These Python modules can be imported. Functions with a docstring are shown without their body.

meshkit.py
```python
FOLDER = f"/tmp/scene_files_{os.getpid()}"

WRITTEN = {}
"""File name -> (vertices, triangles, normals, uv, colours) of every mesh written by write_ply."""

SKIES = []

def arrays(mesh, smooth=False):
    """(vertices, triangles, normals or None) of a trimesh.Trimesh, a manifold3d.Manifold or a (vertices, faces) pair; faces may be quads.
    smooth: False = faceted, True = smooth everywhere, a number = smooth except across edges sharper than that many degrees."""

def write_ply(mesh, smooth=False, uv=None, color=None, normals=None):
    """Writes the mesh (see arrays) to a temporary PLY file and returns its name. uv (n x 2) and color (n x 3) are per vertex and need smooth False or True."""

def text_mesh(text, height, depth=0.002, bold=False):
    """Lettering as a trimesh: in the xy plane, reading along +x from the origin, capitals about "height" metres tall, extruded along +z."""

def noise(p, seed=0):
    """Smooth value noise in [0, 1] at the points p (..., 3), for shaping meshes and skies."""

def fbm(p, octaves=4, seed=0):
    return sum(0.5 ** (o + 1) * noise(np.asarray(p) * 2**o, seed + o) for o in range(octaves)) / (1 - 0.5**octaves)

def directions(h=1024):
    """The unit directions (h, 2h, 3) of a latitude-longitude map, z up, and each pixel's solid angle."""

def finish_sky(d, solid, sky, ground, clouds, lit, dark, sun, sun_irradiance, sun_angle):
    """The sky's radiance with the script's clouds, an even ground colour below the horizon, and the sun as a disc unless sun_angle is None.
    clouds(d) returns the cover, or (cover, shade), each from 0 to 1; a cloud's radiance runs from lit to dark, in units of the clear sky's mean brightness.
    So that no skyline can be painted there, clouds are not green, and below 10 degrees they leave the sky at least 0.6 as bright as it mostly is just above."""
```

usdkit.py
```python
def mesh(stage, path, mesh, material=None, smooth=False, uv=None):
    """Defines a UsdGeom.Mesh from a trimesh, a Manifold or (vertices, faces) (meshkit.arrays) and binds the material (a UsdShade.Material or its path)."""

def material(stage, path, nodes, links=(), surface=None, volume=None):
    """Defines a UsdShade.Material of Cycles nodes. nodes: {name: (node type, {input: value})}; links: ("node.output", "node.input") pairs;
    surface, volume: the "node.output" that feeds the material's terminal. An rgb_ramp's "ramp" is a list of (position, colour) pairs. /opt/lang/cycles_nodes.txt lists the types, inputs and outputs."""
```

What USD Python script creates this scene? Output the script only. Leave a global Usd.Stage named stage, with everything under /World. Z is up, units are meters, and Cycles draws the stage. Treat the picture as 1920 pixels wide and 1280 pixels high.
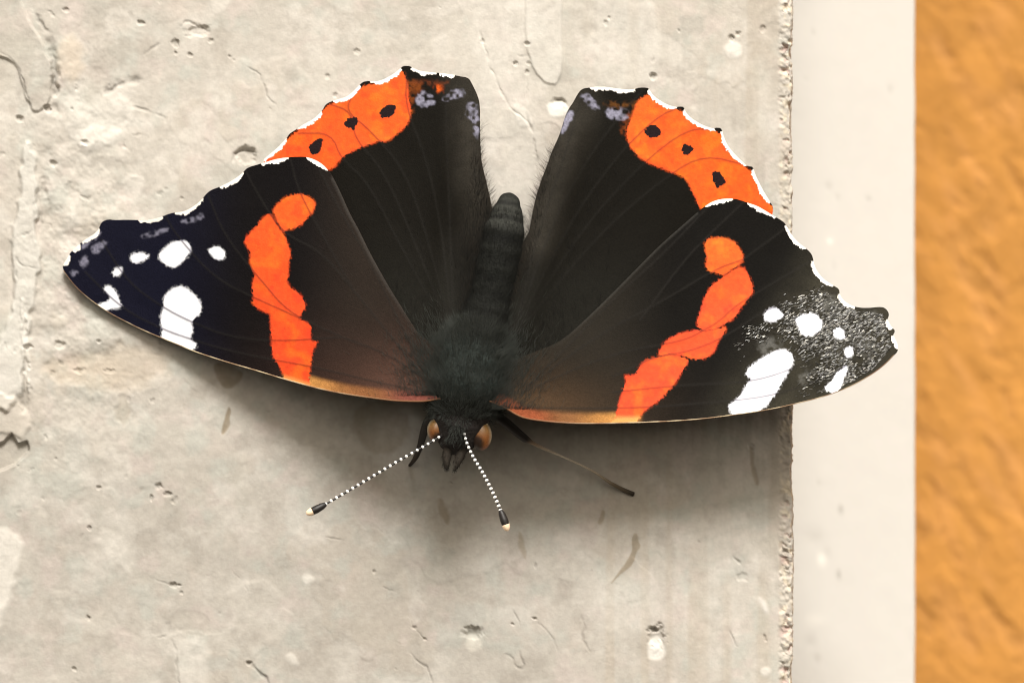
import math
import numpy as np
import shapely
from shapely.geometry import Polygon, LineString
from scipy.interpolate import RBFInterpolator, PchipInterpolator
from scipy.spatial import cKDTree
import usdkit
from meshkit import noise, fbm
from pxr import Usd, UsdGeom, UsdLux, UsdShade, Sdf, Gf, Vt

stage = Usd.Stage.CreateInMemory()
UsdGeom.SetStageUpAxis(stage, UsdGeom.Tokens.z)
UsdGeom.SetStageMetersPerUnit(stage, 1.0)
UsdGeom.Xform.Define(stage, '/World')
T = Sdf.ValueTypeNames

# ------------------------------------------------------------------ camera, sky, sun, exposure
U = 4.0e-5            # metres per photograph pixel on the wall plane (y = 0); the camera looks along +y
D = 0.80              # camera distance in metres
cam = UsdGeom.Camera.Define(stage, '/World/camera')
cam.CreateProjectionAttr('perspective')
cam.CreateHorizontalApertureAttr(36.0)
cam.CreateVerticalApertureAttr(24.0)
cam.CreateFocalLengthAttr(36.0 * D / (1920 * U))
cam.CreateFStopAttr(36.0)
cam.CreateFocusDistanceAttr(D - 0.0055)
cam.CreateClippingRangeAttr(Gf.Vec2f(0.05, 200.0))
cam.CreateExposureAttr(1.64)
cx = UsdGeom.Xformable(cam)
cx.AddTranslateOp().Set(Gf.Vec3d(0, -D, 0))
cx.AddRotateXOp().Set(90.0)

ELEV, AZ = math.radians(51.0), math.radians(7.0)     # sun: above and a little to the right of the camera
SUN = np.array([math.cos(ELEV) * math.sin(AZ), -math.cos(ELEV) * math.cos(AZ), math.sin(ELEV)])
sun = UsdLux.DistantLight.Define(stage, '/World/sun')
sun.CreateIntensityAttr(0.4)
sun.CreateAngleAttr(20.0)                             # hazy sun
sun.CreateColorAttr(Gf.Vec3f(1.0, 0.985, 0.955))
sun.GetPrim().CreateAttribute('inputs:normalize', T.Bool).Set(True)
zax = SUN
xax = np.cross([0, 0, 1.0], zax); xax /= np.linalg.norm(xax)
yax = np.cross(zax, xax)
UsdGeom.Xformable(sun).AddTransformOp().Set(Gf.Matrix4d(*xax, 0, *yax, 0, *zax, 0, 0, 0, 0, 1))

sky_mat = usdkit.material(stage, '/World/Looks/sky_haze', {
    'sky': ('sky_texture', {'sky_type': 'single_scattering', 'sun_disc': False, 'sun_elevation': ELEV,
                            'sun_rotation': math.atan2(SUN[0], SUN[1]), 'aerosol_density': 4.0, 'air_density': 1.0}),
    'bw': ('rgb_to_bw', {}),
    'warm': ('mix_color', {'blend_type': 'multiply', 'fac': 1.0, 'b': (1.10, 0.96, 0.76)}),
    'haze': ('mix_color', {'blend_type': 'mix', 'fac': 0.88}),
    'bg': ('background_shader', {'strength': 0.06})},
    [('sky.color', 'bw.color'), ('bw.val', 'warm.a'), ('sky.color', 'haze.a'), ('warm.result', 'haze.b'), ('haze.result', 'bg.color')],
    surface='bg.background')
dome = UsdLux.DomeLight.Define(stage, '/World/sky')
dome.GetPrim().SetCustomDataByKey('kind', 'structure')
UsdShade.MaterialBindingAPI.Apply(dome.GetPrim()).Bind(sky_mat)

# ------------------------------------------------------------------ helpers
used = {}


def path(name, parent='/World'):
    parent = str(parent.GetPath()) if hasattr(parent, 'GetPath') else parent
    k = (parent, name)
    used[k] = used.get(k, -1) + 1
    return f'{parent}/{name}' + (f'_{used[k]:03d}' if used[k] else '')


def tag(p, label=None, cat=None, kind=None, group=None):
    p = p.GetPrim() if hasattr(p, 'GetPrim') else p
    for k, v in (('label', label), ('category', cat), ('kind', kind), ('group', group)):
        if v:
            p.SetCustomDataByKey(k, v)
    return p


def normals_of(v, f):
    n = np.zeros_like(v)
    fn = np.cross(v[f[:, 1]] - v[f[:, 0]], v[f[:, 2]] - v[f[:, 0]])
    for k in range(3):
        np.add.at(n, f[:, k], fn)
    return n / np.maximum(np.linalg.norm(n, axis=1, keepdims=True), 1e-30)


def put(name, v, f, mat, parent='/World', pig=None, normals=None, extra=None):
    """One Mesh prim with smooth normals and an optional pigment colour per vertex."""
    v, f = np.asarray(v, float), np.asarray(f, int)
    keep = np.unique(f)
    if len(keep) < len(v):
        re = np.full(len(v), -1); re[keep] = np.arange(len(keep))
        v, f = v[keep], re[f]
        pig = None if pig is None else pig[keep]
        normals = None if normals is None else normals[keep]
    m = UsdGeom.Mesh.Define(stage, path(name, parent))
    m.CreatePointsAttr(Vt.Vec3fArray.FromNumpy(v.astype(np.float32)))
    m.CreateFaceVertexCountsAttr(Vt.IntArray.FromNumpy(np.full(len(f), 3, np.int32)))
    m.CreateFaceVertexIndicesAttr(Vt.IntArray.FromNumpy(f.astype(np.int32).ravel()))
    m.CreateSubdivisionSchemeAttr('none')
    n = normals_of(v, f) if normals is None else normals
    m.CreateNormalsAttr(Vt.Vec3fArray.FromNumpy(n.astype(np.float32)))
    m.SetNormalsInterpolation('vertex')
    if pig is not None:
        UsdGeom.PrimvarsAPI(m).CreatePrimvar('pigment', T.Color3fArray, 'vertex').Set(Vt.Vec3fArray.FromNumpy(np.asarray(pig, np.float32)))
    UsdShade.MaterialBindingAPI.Apply(m.GetPrim()).Bind(mat)
    return m.GetPrim()


def xform(name, loc=(0, 0, 0), parent='/World'):
    x = UsdGeom.Xform.Define(stage, path(name, parent))
    x.AddTranslateOp().Set(Gf.Vec3d(*loc))
    return x.GetPrim()


def P(px, py, h):
    """Point that the photograph shows at pixel (px, py), h millimetres in front of the wall."""
    px, py, h = np.broadcast_arrays(np.asarray(px, float), np.asarray(py, float), np.asarray(h, float))
    k = (D - h * 1e-3) / D
    return np.stack([(px - 960) * U * k, -h * 1e-3, (640 - py) * U * k], -1)


def Zm(ox, oy, s, pts):
    return [(ox + x / s, oy + y / s) for x, y in pts]


def chaikin(pts, n=2, closed=True):
    p = np.asarray(pts, float)
    for _ in range(n):
        q = np.roll(p, -1, 0) if closed else p[1:]
        a = p if closed else p[:-1]
        new = np.empty((2 * len(a), 2))
        new[0::2], new[1::2] = 0.75 * a + 0.25 * q, 0.25 * a + 0.75 * q
        p = new if closed else np.vstack([p[:1], new, p[-1:]])
    return p


def n2(x, y, s, seed=0):
    return noise(np.stack([np.asarray(x) / s, np.asarray(y) / s, np.zeros(np.shape(x)) + 0.37], -1), seed)


def f2(x, y, s, octv=4, seed=0):
    return fbm(np.stack([np.asarray(x) / s, np.asarray(y) / s, np.zeros(np.shape(x)) + 0.37], -1), octv, seed)


def sstep(a, b, x):
    t = np.clip((x - a) / (b - a), 0, 1)
    return t * t * (3 - 2 * t)


def mixc(c, d, t):
    return c * (1 - t[:, None]) + np.asarray(d) * t[:, None]


def outward(v, f):
    vol = np.einsum('ij,ij->i', v[f[:, 0]] - v.mean(0), np.cross(v[f[:, 1]] - v.mean(0), v[f[:, 2]] - v.mean(0))).sum()
    return f if vol > 0 else f[:, ::-1]


def tube(centres, radii, sides=12, flat=1.0):
    """Closed tapered tube through points in metres."""
    c = np.asarray(centres, float); r = np.broadcast_to(radii, len(c))
    t = np.gradient(c, axis=0); t /= np.linalg.norm(t, axis=1, keepdims=True)
    ref = np.array([0, -1.0, 0]) if abs(t[:, 1]).max() < 0.95 else np.array([1.0, 0, 0])
    u = np.cross(t, ref); u /= np.linalg.norm(u, axis=1, keepdims=True)
    w = np.cross(u, t)
    a = np.linspace(0, 2 * np.pi, sides, endpoint=False)
    v = c[:, None] + r[:, None, None] * (np.cos(a)[None, :, None] * u[:, None] + flat * np.sin(a)[None, :, None] * w[:, None])
    n = len(c)
    i, j = np.meshgrid(np.arange(n - 1), np.arange(sides), indexing='ij')
    A, B, Cc, Dd = i * sides + j, i * sides + (j + 1) % sides, (i + 1) * sides + (j + 1) % sides, (i + 1) * sides + j
    f = np.vstack([np.stack([A, B, Cc], -1).reshape(-1, 3), np.stack([A, Cc, Dd], -1).reshape(-1, 3)])
    v = np.vstack([v.reshape(-1, 3), c[:1], c[-1:]])
    k = np.arange(sides); k2 = (k + 1) % sides
    f = np.vstack([f, np.stack([np.full(sides, n * sides), k2, k], -1), np.stack([np.full(sides, n * sides + 1), (n - 1) * sides + k, (n - 1) * sides + k2], -1)])
    return v, outward(v, f)


def join(parts):
    vs, fs, o = [], [], 0
    for v, f in parts:
        vs.append(v); fs.append(np.asarray(f) + o); o += len(v)
    return np.vstack(vs), np.vstack(fs)


def ball(c, r, nu=24, nv=16):
    """Ellipsoid, c in metres, r = (rx, ry, rz) metres."""
    th = np.linspace(0, np.pi, nv); ph = np.linspace(0, 2 * np.pi, nu, endpoint=False)
    tt, pp = np.meshgrid(th, ph, indexing='ij')
    v = np.stack([np.sin(tt) * np.cos(pp), np.sin(tt) * np.sin(pp), np.cos(tt)], -1).reshape(-1, 3) * np.asarray(r) + np.asarray(c)
    i, j = np.meshgrid(np.arange(nv - 1), np.arange(nu), indexing='ij')
    A, B, Cc, Dd = i * nu + j, i * nu + (j + 1) % nu, (i + 1) * nu + (j + 1) % nu, (i + 1) * nu + j
    return v, outward(v, np.vstack([np.stack([A, Dd, Cc], -1).reshape(-1, 3), np.stack([A, Cc, B], -1).reshape(-1, 3)]))


def grid_faces(ny, nx):
    i, j = np.meshgrid(np.arange(ny - 1), np.arange(nx - 1), indexing='ij')
    a = (i * nx + j).ravel(); b, c, d = a + 1, a + nx + 1, a + nx
    return np.vstack([np.stack([a, d, c], -1), np.stack([a, c, b], -1)])      # rows go down, columns right, facing the camera


def spread(lo, hi, step, reach, grow=1.35, left=True, right=True):
    """Even steps from lo to hi and widening ones beyond, out to reach."""
    mid = np.arange(lo, hi + step * 0.5, step)
    g, s, out = 0.0, step, []
    while g < reach:
        s *= grow; g += s; out.append(g)
    out = np.array(out)
    return np.concatenate(([lo - out[::-1]] if left else []) + [mid] + ([mid[-1] + out] if right else []))


# ------------------------------------------------------------------ materials
def pigment_mat(name, rough=0.8, spec=0.3, grain=0.0, gscale=5000.0, dist=4e-5, sheen=0.0, mottle=0.0, mscale=3000.0, strength=1.0):
    nodes = {'a': ('attribute', {'attribute': 'pigment'}),
             'p': ('principled_bsdf', {'roughness': rough, 'specular_ior_level': spec, 'sheen_weight': sheen, 'sheen_roughness': 0.4}),
             'g': ('geometry', {})}
    links = []
    src = 'a.color'
    if mottle:
        nodes['mn'] = ('noise_texture', {'scale': mscale, 'detail': 5.0, 'roughness': 0.65})
        nodes['mr'] = ('map_range', {'from_min': 0.3, 'from_max': 0.7, 'to_min': 1 - mottle, 'to_max': 1 + mottle})
        nodes['mm'] = ('mix_color', {'blend_type': 'multiply', 'fac': 1.0, 'use_clamp': False})
        links += [('g.position', 'mn.vector'), ('mn.fac', 'mr.value'), ('a.color', 'mm.a'), ('mr.result', 'mm.b')]
        src = 'mm.result'
    links.append((src, 'p.base_color'))
    if grain:
        nodes['n'] = ('noise_texture', {'scale': gscale, 'detail': 4.0, 'roughness': 0.6})
        nodes['b'] = ('bump', {'strength': strength, 'distance': dist})
        links += [('g.position', 'n.vector'), ('n.fac', 'b.height'), ('b.normal', 'p.normal')]
    return usdkit.material(stage, '/World/Looks/' + name, nodes, links, surface='p.BSDF')


def plain_mat(name, col, rough=0.6, spec=0.4, sheen=0.0):
    return usdkit.material(stage, '/World/Looks/' + name, {'p': ('principled_bsdf', {'base_color': col, 'roughness': rough, 'specular_ior_level': spec, 'sheen_weight': sheen})}, surface='p.BSDF')


M_plaster = pigment_mat('plaster', 0.9, 0.2, 1, 4200.0, 5e-5, mottle=0.085, mscale=1800.0, strength=0.45)
M_paint = pigment_mat('ivory_paint', 0.6, 0.35, 1, 2500.0, 2e-5, mottle=0.012, mscale=900.0, strength=0.35)
M_stucco = pigment_mat('ochre_stucco', 0.9, 0.2, 1, 1500.0, 2e-4, mottle=0.10, mscale=300.0, strength=0.8)
M_wing = pigment_mat('wing_scales', 0.68, 0.035, 1, 9000.0, 5e-5, mottle=0.22, mscale=7000.0, strength=0.8)
M_bright = pigment_mat('bright_wing_scales', 0.7, 0.2, 1, 9000.0, 5e-5, mottle=0.05, mscale=5000.0, strength=0.6)
M_under = plain_mat('wing_underside', (0.06, 0.045, 0.035), 0.8, 0.2)
M_body = pigment_mat('body_cuticle', 0.75, 0.08, 1, 6000.0, 8e-5, mottle=0.3, mscale=5000.0)
M_eye = pigment_mat('eye', 0.35, 0.35, 1, 14000.0, 2e-5, mottle=0.3, mscale=9000.0)
M_fur = plain_mat('grey_green_fur', (0.044, 0.048, 0.043), 0.8, 0.08)
M_hair0 = plain_mat('abdomen_hair', (0.012, 0.012, 0.0105), 0.8, 0.1)
M_hair = plain_mat('dark_hair', (0.013, 0.012, 0.0105), 0.8, 0.1)
M_hair2 = plain_mat('brown_hair', (0.038, 0.032, 0.026), 0.8, 0.1)
M_black = plain_mat('antenna_black', (0.012, 0.010, 0.009), 0.5, 0.4)
M_white = plain_mat('antenna_white', (0.80, 0.80, 0.78), 0.6, 0.3)
M_cream = plain_mat('antenna_tip', (0.85, 0.64, 0.45), 0.55, 0.3)
M_leg = pigment_mat('leg_cuticle', 0.6, 0.3)
M_scale = pigment_mat('glint_scales', 0.32, 0.6)

# ------------------------------------------------------------------ plaster wall
EDGE, REC = 1487.0, 24.0 / 0.04            # right edge of the plaster block (px); its depth (px of 0.04 mm)
R = 9.0
xf = spread(-50, EDGE - R, 2.0, 5200, right=False)
xf = xf - (xf[-1] - (EDGE - R))
ang = np.linspace(0, np.pi / 2, 9)[1:]
sd = spread(0, 60, 2.0, REC, left=False)[1:]
bx = np.concatenate([xf, EDGE - R + R * np.sin(ang), np.full(len(sd), EDGE)])
bh = np.concatenate([np.zeros(len(xf)), -R + R * np.cos(ang), -R - sd])
nx_ = np.concatenate([np.zeros(len(xf)), np.sin(ang), np.ones(len(sd))])
nh_ = np.concatenate([np.ones(len(xf)), np.cos(ang), np.zeros(len(sd))])
arc = np.concatenate([xf, EDGE - R + R * ang, EDGE - R + R * np.pi / 2 + sd])     # length along the profile
yw = spread(-50, 1330, 2.0, 5200)
S, Y = np.meshgrid(arc, yw)
shape = S.shape
x, y = S.ravel(), Y.ravel()
front = x <= EDGE - R + 1e-6
BX, BH = np.tile(bx, len(yw)), np.tile(bh, len(yw))
tree_xy = None

# broad relief
disp = 10 * (f2(x, y, 420, 3, 1) - 0.5) + 5.0 * (f2(x, y, 120, 4, 2) - 0.5)
lump = np.exp(-((x - 150) / 110) ** 2) * np.clip(1.0 - np.abs(y - 480) / 560, 0, 1) + 0.15 * sstep(700, 300, x)
disp += lump * (19 * (f2(x, y, 45, 4, 3) - 0.5))
disp += 1.7 * (f2(x, y, 26, 4, 4) - 0.5)
streak = sstep(1000, 1150, x)
disp += streak * 1.7 * (noise(np.stack([x / 16, y / 260, 0 * x], -1), 5) - 0.5) + streak * 0.7 * (noise(np.stack([x / 6, y / 90, 0 * x], -1), 6) - 0.5)

# thin coats of limewash that end in low, ragged edges
coats = []
for sd_, sc, cut, lift in ((8, 330, 0.53, 0.8), (9, 230, 0.58, 0.6)):
    q = f2(x + 14 * (n2(x, y, 16, sd_ + 200) - 0.5), y + 14 * (n2(x, y, 16, sd_ + 210) - 0.5), sc, 5, sd_ + 220)
    k = sstep(cut - 0.012, cut + 0.012, q)
    disp += lift * k
    coats.append(k)
# trowel dents and dabs
disp += 3.0 * (f2(x, y, 60, 4, 16) - 0.5) * (1 - 0.4 * sstep(1000, 1150, x))

# pigment: pale grey-beige lime plaster, browner and greyer patches
base = np.array([0.44, 0.410, 0.366])
pig = np.tile(base, (len(x), 1))
tone = f2(x, y, 330, 4, 11) - 0.5
pig *= (1 + 0.32 * tone)[:, None]
pig = mixc(pig, [0.385, 0.345, 0.295], np.clip(1.6 * (f2(x, y, 150, 4, 12) - 0.52), 0, 0.5))
pig = mixc(pig, [0.42, 0.41, 0.355], np.clip(2.0 * (f2(x, y, 90, 4, 13) - 0.55), 0, 0.45))
pig = mixc(pig, [0.48, 0.41, 0.36], np.clip(2.2 * (f2(x, y, 60, 3, 14) - 0.6), 0, 0.5))
pig = mixc(pig, [0.50, 0.47, 0.42], 0.35 * coats[0]); pig = mixc(pig, [0.41, 0.36, 0.30], 0.30 * coats[1])
for sd_, cl in ((301, [0.48, 0.42, 0.385]), (302, [0.41, 0.415, 0.375]), (303, [0.53, 0.50, 0.455]), (304, [0.355, 0.325, 0.285])):
    pig = mixc(pig, cl, 0.6 * sstep(0.50, 0.68, f2(x, y, 46, 5, sd_)))
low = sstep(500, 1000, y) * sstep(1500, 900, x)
pig *= (1 - 0.16 * low)[:, None]  # light falloff toward the lower left, put into the pigment
pig = mixc(pig, [0.36, 0.31, 0.25], streak * np.clip(1.5 * (noise(np.stack([x / 22, y / 300, 0 * x], -1), 15) - 0.55), 0, 0.4))


def box_of(x0, y0, x1, y1):
    return np.nonzero((x > x0) & (x < x1) & (y > y0) & (y < y1) & front)[0]


def pit(px, py, rx, ry, depth, dark=0.25, wob=0.5, tilt=0.0, steep=1.8):
    i = box_of(px - 2 * rx, py - 2 * ry, px + 2 * rx, py + 2 * ry)
    dx, dy = x[i] - px, y[i] - py
    c, s = math.cos(tilt), math.sin(tilt)
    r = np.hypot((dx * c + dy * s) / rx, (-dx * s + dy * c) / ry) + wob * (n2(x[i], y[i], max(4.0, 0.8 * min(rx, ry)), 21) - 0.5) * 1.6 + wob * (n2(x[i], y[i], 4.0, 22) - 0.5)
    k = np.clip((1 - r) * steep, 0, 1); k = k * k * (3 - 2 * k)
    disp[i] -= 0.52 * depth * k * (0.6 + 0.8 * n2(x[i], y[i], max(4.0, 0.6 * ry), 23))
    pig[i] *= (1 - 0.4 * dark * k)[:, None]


def crack(pts, width=2.0, depth=4.0, dark=0.35, wob=2.5):
    p = chaikin(pts, 2, closed=False); line = LineString(p)
    x0, y0, x1, y1 = line.bounds
    i = box_of(x0 - 14, y0 - 14, x1 + 14, y1 + 14)
    qx = x[i] + wob * ((n2(x[i], y[i], 14, 31) - 0.5) * 3 + (n2(x[i], y[i], 5, 34) - 0.5) * 1.6); qy = y[i] + wob * ((n2(x[i], y[i], 14, 32) - 0.5) * 3 + (n2(x[i], y[i], 5, 35) - 0.5) * 1.6)
    pq = shapely.points(qx, qy)
    d = shapely.distance(pq, line)
    t_ = shapely.line_locate_point(line, pq) / max(line.length, 1)
    wd = width * (0.5 + 1.0 * n2(x[i], y[i], 10, 36))
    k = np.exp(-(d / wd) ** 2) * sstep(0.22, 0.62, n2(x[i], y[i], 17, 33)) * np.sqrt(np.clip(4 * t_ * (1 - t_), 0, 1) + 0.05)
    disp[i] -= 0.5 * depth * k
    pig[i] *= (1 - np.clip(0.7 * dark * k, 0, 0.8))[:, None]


def patch(pts, lift=0.0, col=None, amt=1.0, soft=6.0, wob=5.0, smooth=2):
    poly = Polygon(chaikin(pts, smooth)).buffer(0)
    x0, y0, x1, y1 = poly.bounds
    i = box_of(x0 - 30, y0 - 30, x1 + 30, y1 + 30)
    qx = x[i] + wob * (n2(x[i], y[i], 14, 41) - 0.5) * 2; qy = y[i] + wob * (n2(x[i], y[i], 14, 42) - 0.5) * 2
    pts_ = shapely.points(qx, qy)
    d = shapely.distance(pts_, poly.exterior) * np.where(shapely.contains(poly, pts_), 1, -1)
    k = sstep(-soft * 0.5, soft * 0.5, d)
    disp[i] += lift * k
    if col is not None:
        pig[i] = mixc(pig[i], col, amt * k * (0.75 + 0.5 * n2(x[i], y[i], 11, 43)).clip(0, 1))


WHITE = [0.56, 0.535, 0.49]
GREY = [0.34, 0.315, 0.275]
# left: an old vertical joint with whitewash runs, flakes and gouges
patch([(-40, -40), (28, -30), (52, 40), (86, 90), (100, 140), (94, 190), (70, 215), (52, 195), (40, 140), (18, 110), (-40, 95)], 5, GREY, 0.30, 5)
patch([(40, 270), (62, 265), (72, 330), (66, 420), (80, 500), (62, 560), (48, 660), (40, 760), (-40, 780), (-40, 700), (18, 610), (30, 520), (20, 450), (38, 380)], 7, [0.51, 0.495, 0.455], 0.75, 9, 8)
crack([(92, 60), (104, 120), (104, 200), (98, 225)], 7, 14, 0.25, 4)
crack([(86, 330), (80, 400), (72, 430)], 7, 12, 0.2, 4)
crack([(44, 570), (46, 640), (50, 700), (46, 770), (60, 800)], 6, 12, 0.25, 4)
patch([(38, 560), (50, 560), (60, 760), (45, 700)], 3, WHITE, 0.6, 5)
patch([(-40, 985), (20, 990), (45, 1010), (42, 1050), (20, 1110), (8, 1170), (-40, 1200)], 2, WHITE, 0.7, 16, 8)
patch([(-40, 845), (8, 828), (22, 811), (34, 832), (52, 826), (54, 845), (30, 870), (-40, 900)], -10, GREY, 0.5, 3, 2, 0)
patch([(-40, 740), (20, 735), (50, 760), (54, 815), (36, 822), (22, 806), (-40, 836)], 3, [0.50, 0.46, 0.40], 0.5, 10, 8)
patch([(60, 690), (150, 660), (290, 640), (330, 700), (220, 740), (130, 720)], -3, [0.40, 0.33, 0.25], 0.45, 26, 12)
patch([(150, 190), (260, 180), (250, 260), (150, 290), (110, 240)], 2, WHITE, 0.6, 26, 14)
patch([(110, 60), (150, 70), (160, 150), (112, 160)], 2, [0.52, 0.45, 0.37], 0.7, 22, 10)
patch([(150, 240), (230, 235), (225, 275), (150, 280)], 2, WHITE, 0.6, 18, 10)
patch([(225, 330), (270, 330), (268, 365), (240, 370)], 1, WHITE, 0.5, 10, 8)
crack([(0, 98), (28, 116), (42, 138), (47, 169), (58, 194), (55, 217)], 1.8, 5, 0.45)
crack([(68, 28), (80, 45), (89, 62), (90, 76)], 4.0, 8, 0.5)
crack([(100, 130), (104, 165), (110, 190)], 5.0, 6, 0.25)
crack([(24, 555), (29, 530), (30, 505)], 1.8, 5, 0.5)
crack([(70, 420), (60, 440), (28, 440), (30, 480), (40, 500), (72, 502)], 1.8, 4, 0.3)
crack([(80, 330), (66, 370), (64, 430)], 3, 4, 0.15)
for p in [(370, 58, 27, 13, 10, .25), (328, 82, 11, 9, 9, .35), (264, 43, 9, 6, 8, .25), (460, 292, 25, 18, 14, .35), (37, 223, 9, 8, 12, .55), (89, 203, 8, 7, 12, .5),
          (123, 19, 8, 5, 7, .3), (100, 307, 10, 7, 10, .3), (158, 267, 9, 6, 8, .25), (356, 104, 6, 5, 7, .4), (329, 100, 4, 4, 6, .5), (430, 106, 3, 3, 5, .5), (340, 372, 4, 3, 5, .3),
          (135, 205, 4, 4, 5, .3), (396, 76, 7, 5, 6, .2), (52, 650, 9, 7, 8, .2), (112, 646, 14, 9, 8, .15), (150, 694, 14, 7, 7, .15), (186, 640, 6, 4, 6, .3),
          (297, 912, 10, 8, 10, .45), (315, 925, 8, 6, 8, .45), (284, 932, 4, 7, 7, .4), (185, 914, 6, 4, 6, .25), (168, 990, 5, 5, 7, .4), (328, 1096, 12, 5, 9, .5), (165, 1158, 6, 6, 8, .35),
          (467, 1242, 6, 5, 9, .6), (887, 1187, 22, 15, 15, .25), (702, 1071, 4, 4, 6, .5), (777, 1176, 5, 4, 5, .3), (796, 1197, 5, 3, 5, .3), (139, 1253, 5, 4, 6, .3), (1002, 1159, 7, 4, 7, .4),
          (961, 1170, 6, 4, 6, .3), (1232, 1192, 18, 26, 12, .12), (1224, 1180, 14, 7, 9, .35), (1473, 1034, 8, 7, 12, .3), (1224, 144, 8, 8, 11, .6), (1371, 71, 8, 7, 10, .45), (1384, 64, 7, 5, 7, .3),
          (1135, 43, 5, 6, 6, .3), (1142, 34, 3, 4, 5, .2), (1273, 58, 3, 3, 5, .5), (1430, 55, 6, 9, 6, .25), (988, 82, 6, 5, 7, .4), (967, 119, 6, 6, 8, .5), (988, 136, 5, 5, 7, .5), (991, 119, 4, 4, 5, .3),
          (670, 97, 8, 7, 5, .2), (614, 143, 7, 6, 5, .3), (629, 178, 5, 6, 5, .35), (905, 77, 4, 5, 4, .2), (1408, 838, 7, 9, 5, .35), (1047, 192, 16, 10, 8, .12), (205, 695, 14, 5, 5, .2),
          (1434, 1195, 3, 8, 6, .35), (1392, 1080, 14, 10, 4, .05), (846, 905, 4, 3, 4, .3), (1004, 1060, 4, 5, 4, .4), (340, 1110, 4, 3, 4, .2)]:
    pit(*p[:5], dark=p[5])
crack([(181, 171), (198, 172), (216, 161), (228, 156), (248, 148), (264, 152)], 5.5, 13, 0.55, 3)
crack([(250, 200), (268, 203), (285, 212), (312, 222)], 2.2, 5, 0.25)
crack([(269, 104), (282, 92), (300, 81)], 1.8, 4, 0.4)
crack([(340, 50), (350, 40), (372, 50), (395, 62)], 2.4, 6, 0.35)
crack([(453, 126), (478, 131), (492, 150), (498, 168), (506, 190), (530, 210)], 1.6, 3.5, 0.35)
crack([(880, 10), (899, 48), (903, 75), (927, 142), (955, 205), (990, 226), (1000, 250)], 2.0, 4, 0.10)
crack([(985, 210), (1000, 262), (1006, 300), (1008, 342)], 2.2, 5, 0.25)
crack([(972, 106), (984, 104), (994, 103)], 1.5, 3, 0.3)
crack([(988, 140), (988, 190)], 1.2, 3, 0.15)
crack([(437, 310), (436, 292), (450, 280), (470, 284), (482, 288)], 2.5, 7, 0.4)
crack([(275, 1189), (300, 1195), (322, 1192)], 1.6, 3, 0.35)
crack([(317, 1145), (318, 1180), (328, 1215), (334, 1250), (338, 1300)], 2.0, 5, 0.45)
crack([(280, 1080), (305, 1092), (318, 1096)], 1.3, 2.5, 0.3)
crack([(434, 1068), (452, 1085), (466, 1105)], 1.3, 2.5, 0.3)
crack([(467, 1242), (488, 1262), (498, 1268), (506, 1290)], 2.4, 6, 0.6)
crack([(720, 1098), (730, 1106), (742, 1108)], 1.4, 3, 0.35)
crack([(770, 1166), (786, 1186), (800, 1200)], 1.2, 2.5, 0.3)
crack([(768, 1222), (786, 1240), (804, 1252), (812, 1290)], 1.6, 3.5, 0.4)
crack([(608, 1009), (630, 1011), (648, 1012)], 1.4, 2.5, 0.4)
crack([(945, 1226), (962, 1232), (968, 1250), (982, 1252), (974, 1222)], 2.0, 4, 0.4)
crack([(962, 1142), (970, 1158), (976, 1172)], 1.4, 3, 0.3)
crack([(1004, 1162), (1020, 1180), (1038, 1196), (1044, 1220)], 1.4, 3, 0.3)
crack([(1085, 1146), (1096, 1170), (1092, 1196), (1104, 1218)], 1.8, 4, 0.3)
crack([(1120, 1234), (1160, 1250)], 1.2, 2.5, 0.25)
crack([(1375, 1046), (1384, 1054), (1404, 1056)], 2.4, 6, 0.45)
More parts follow.
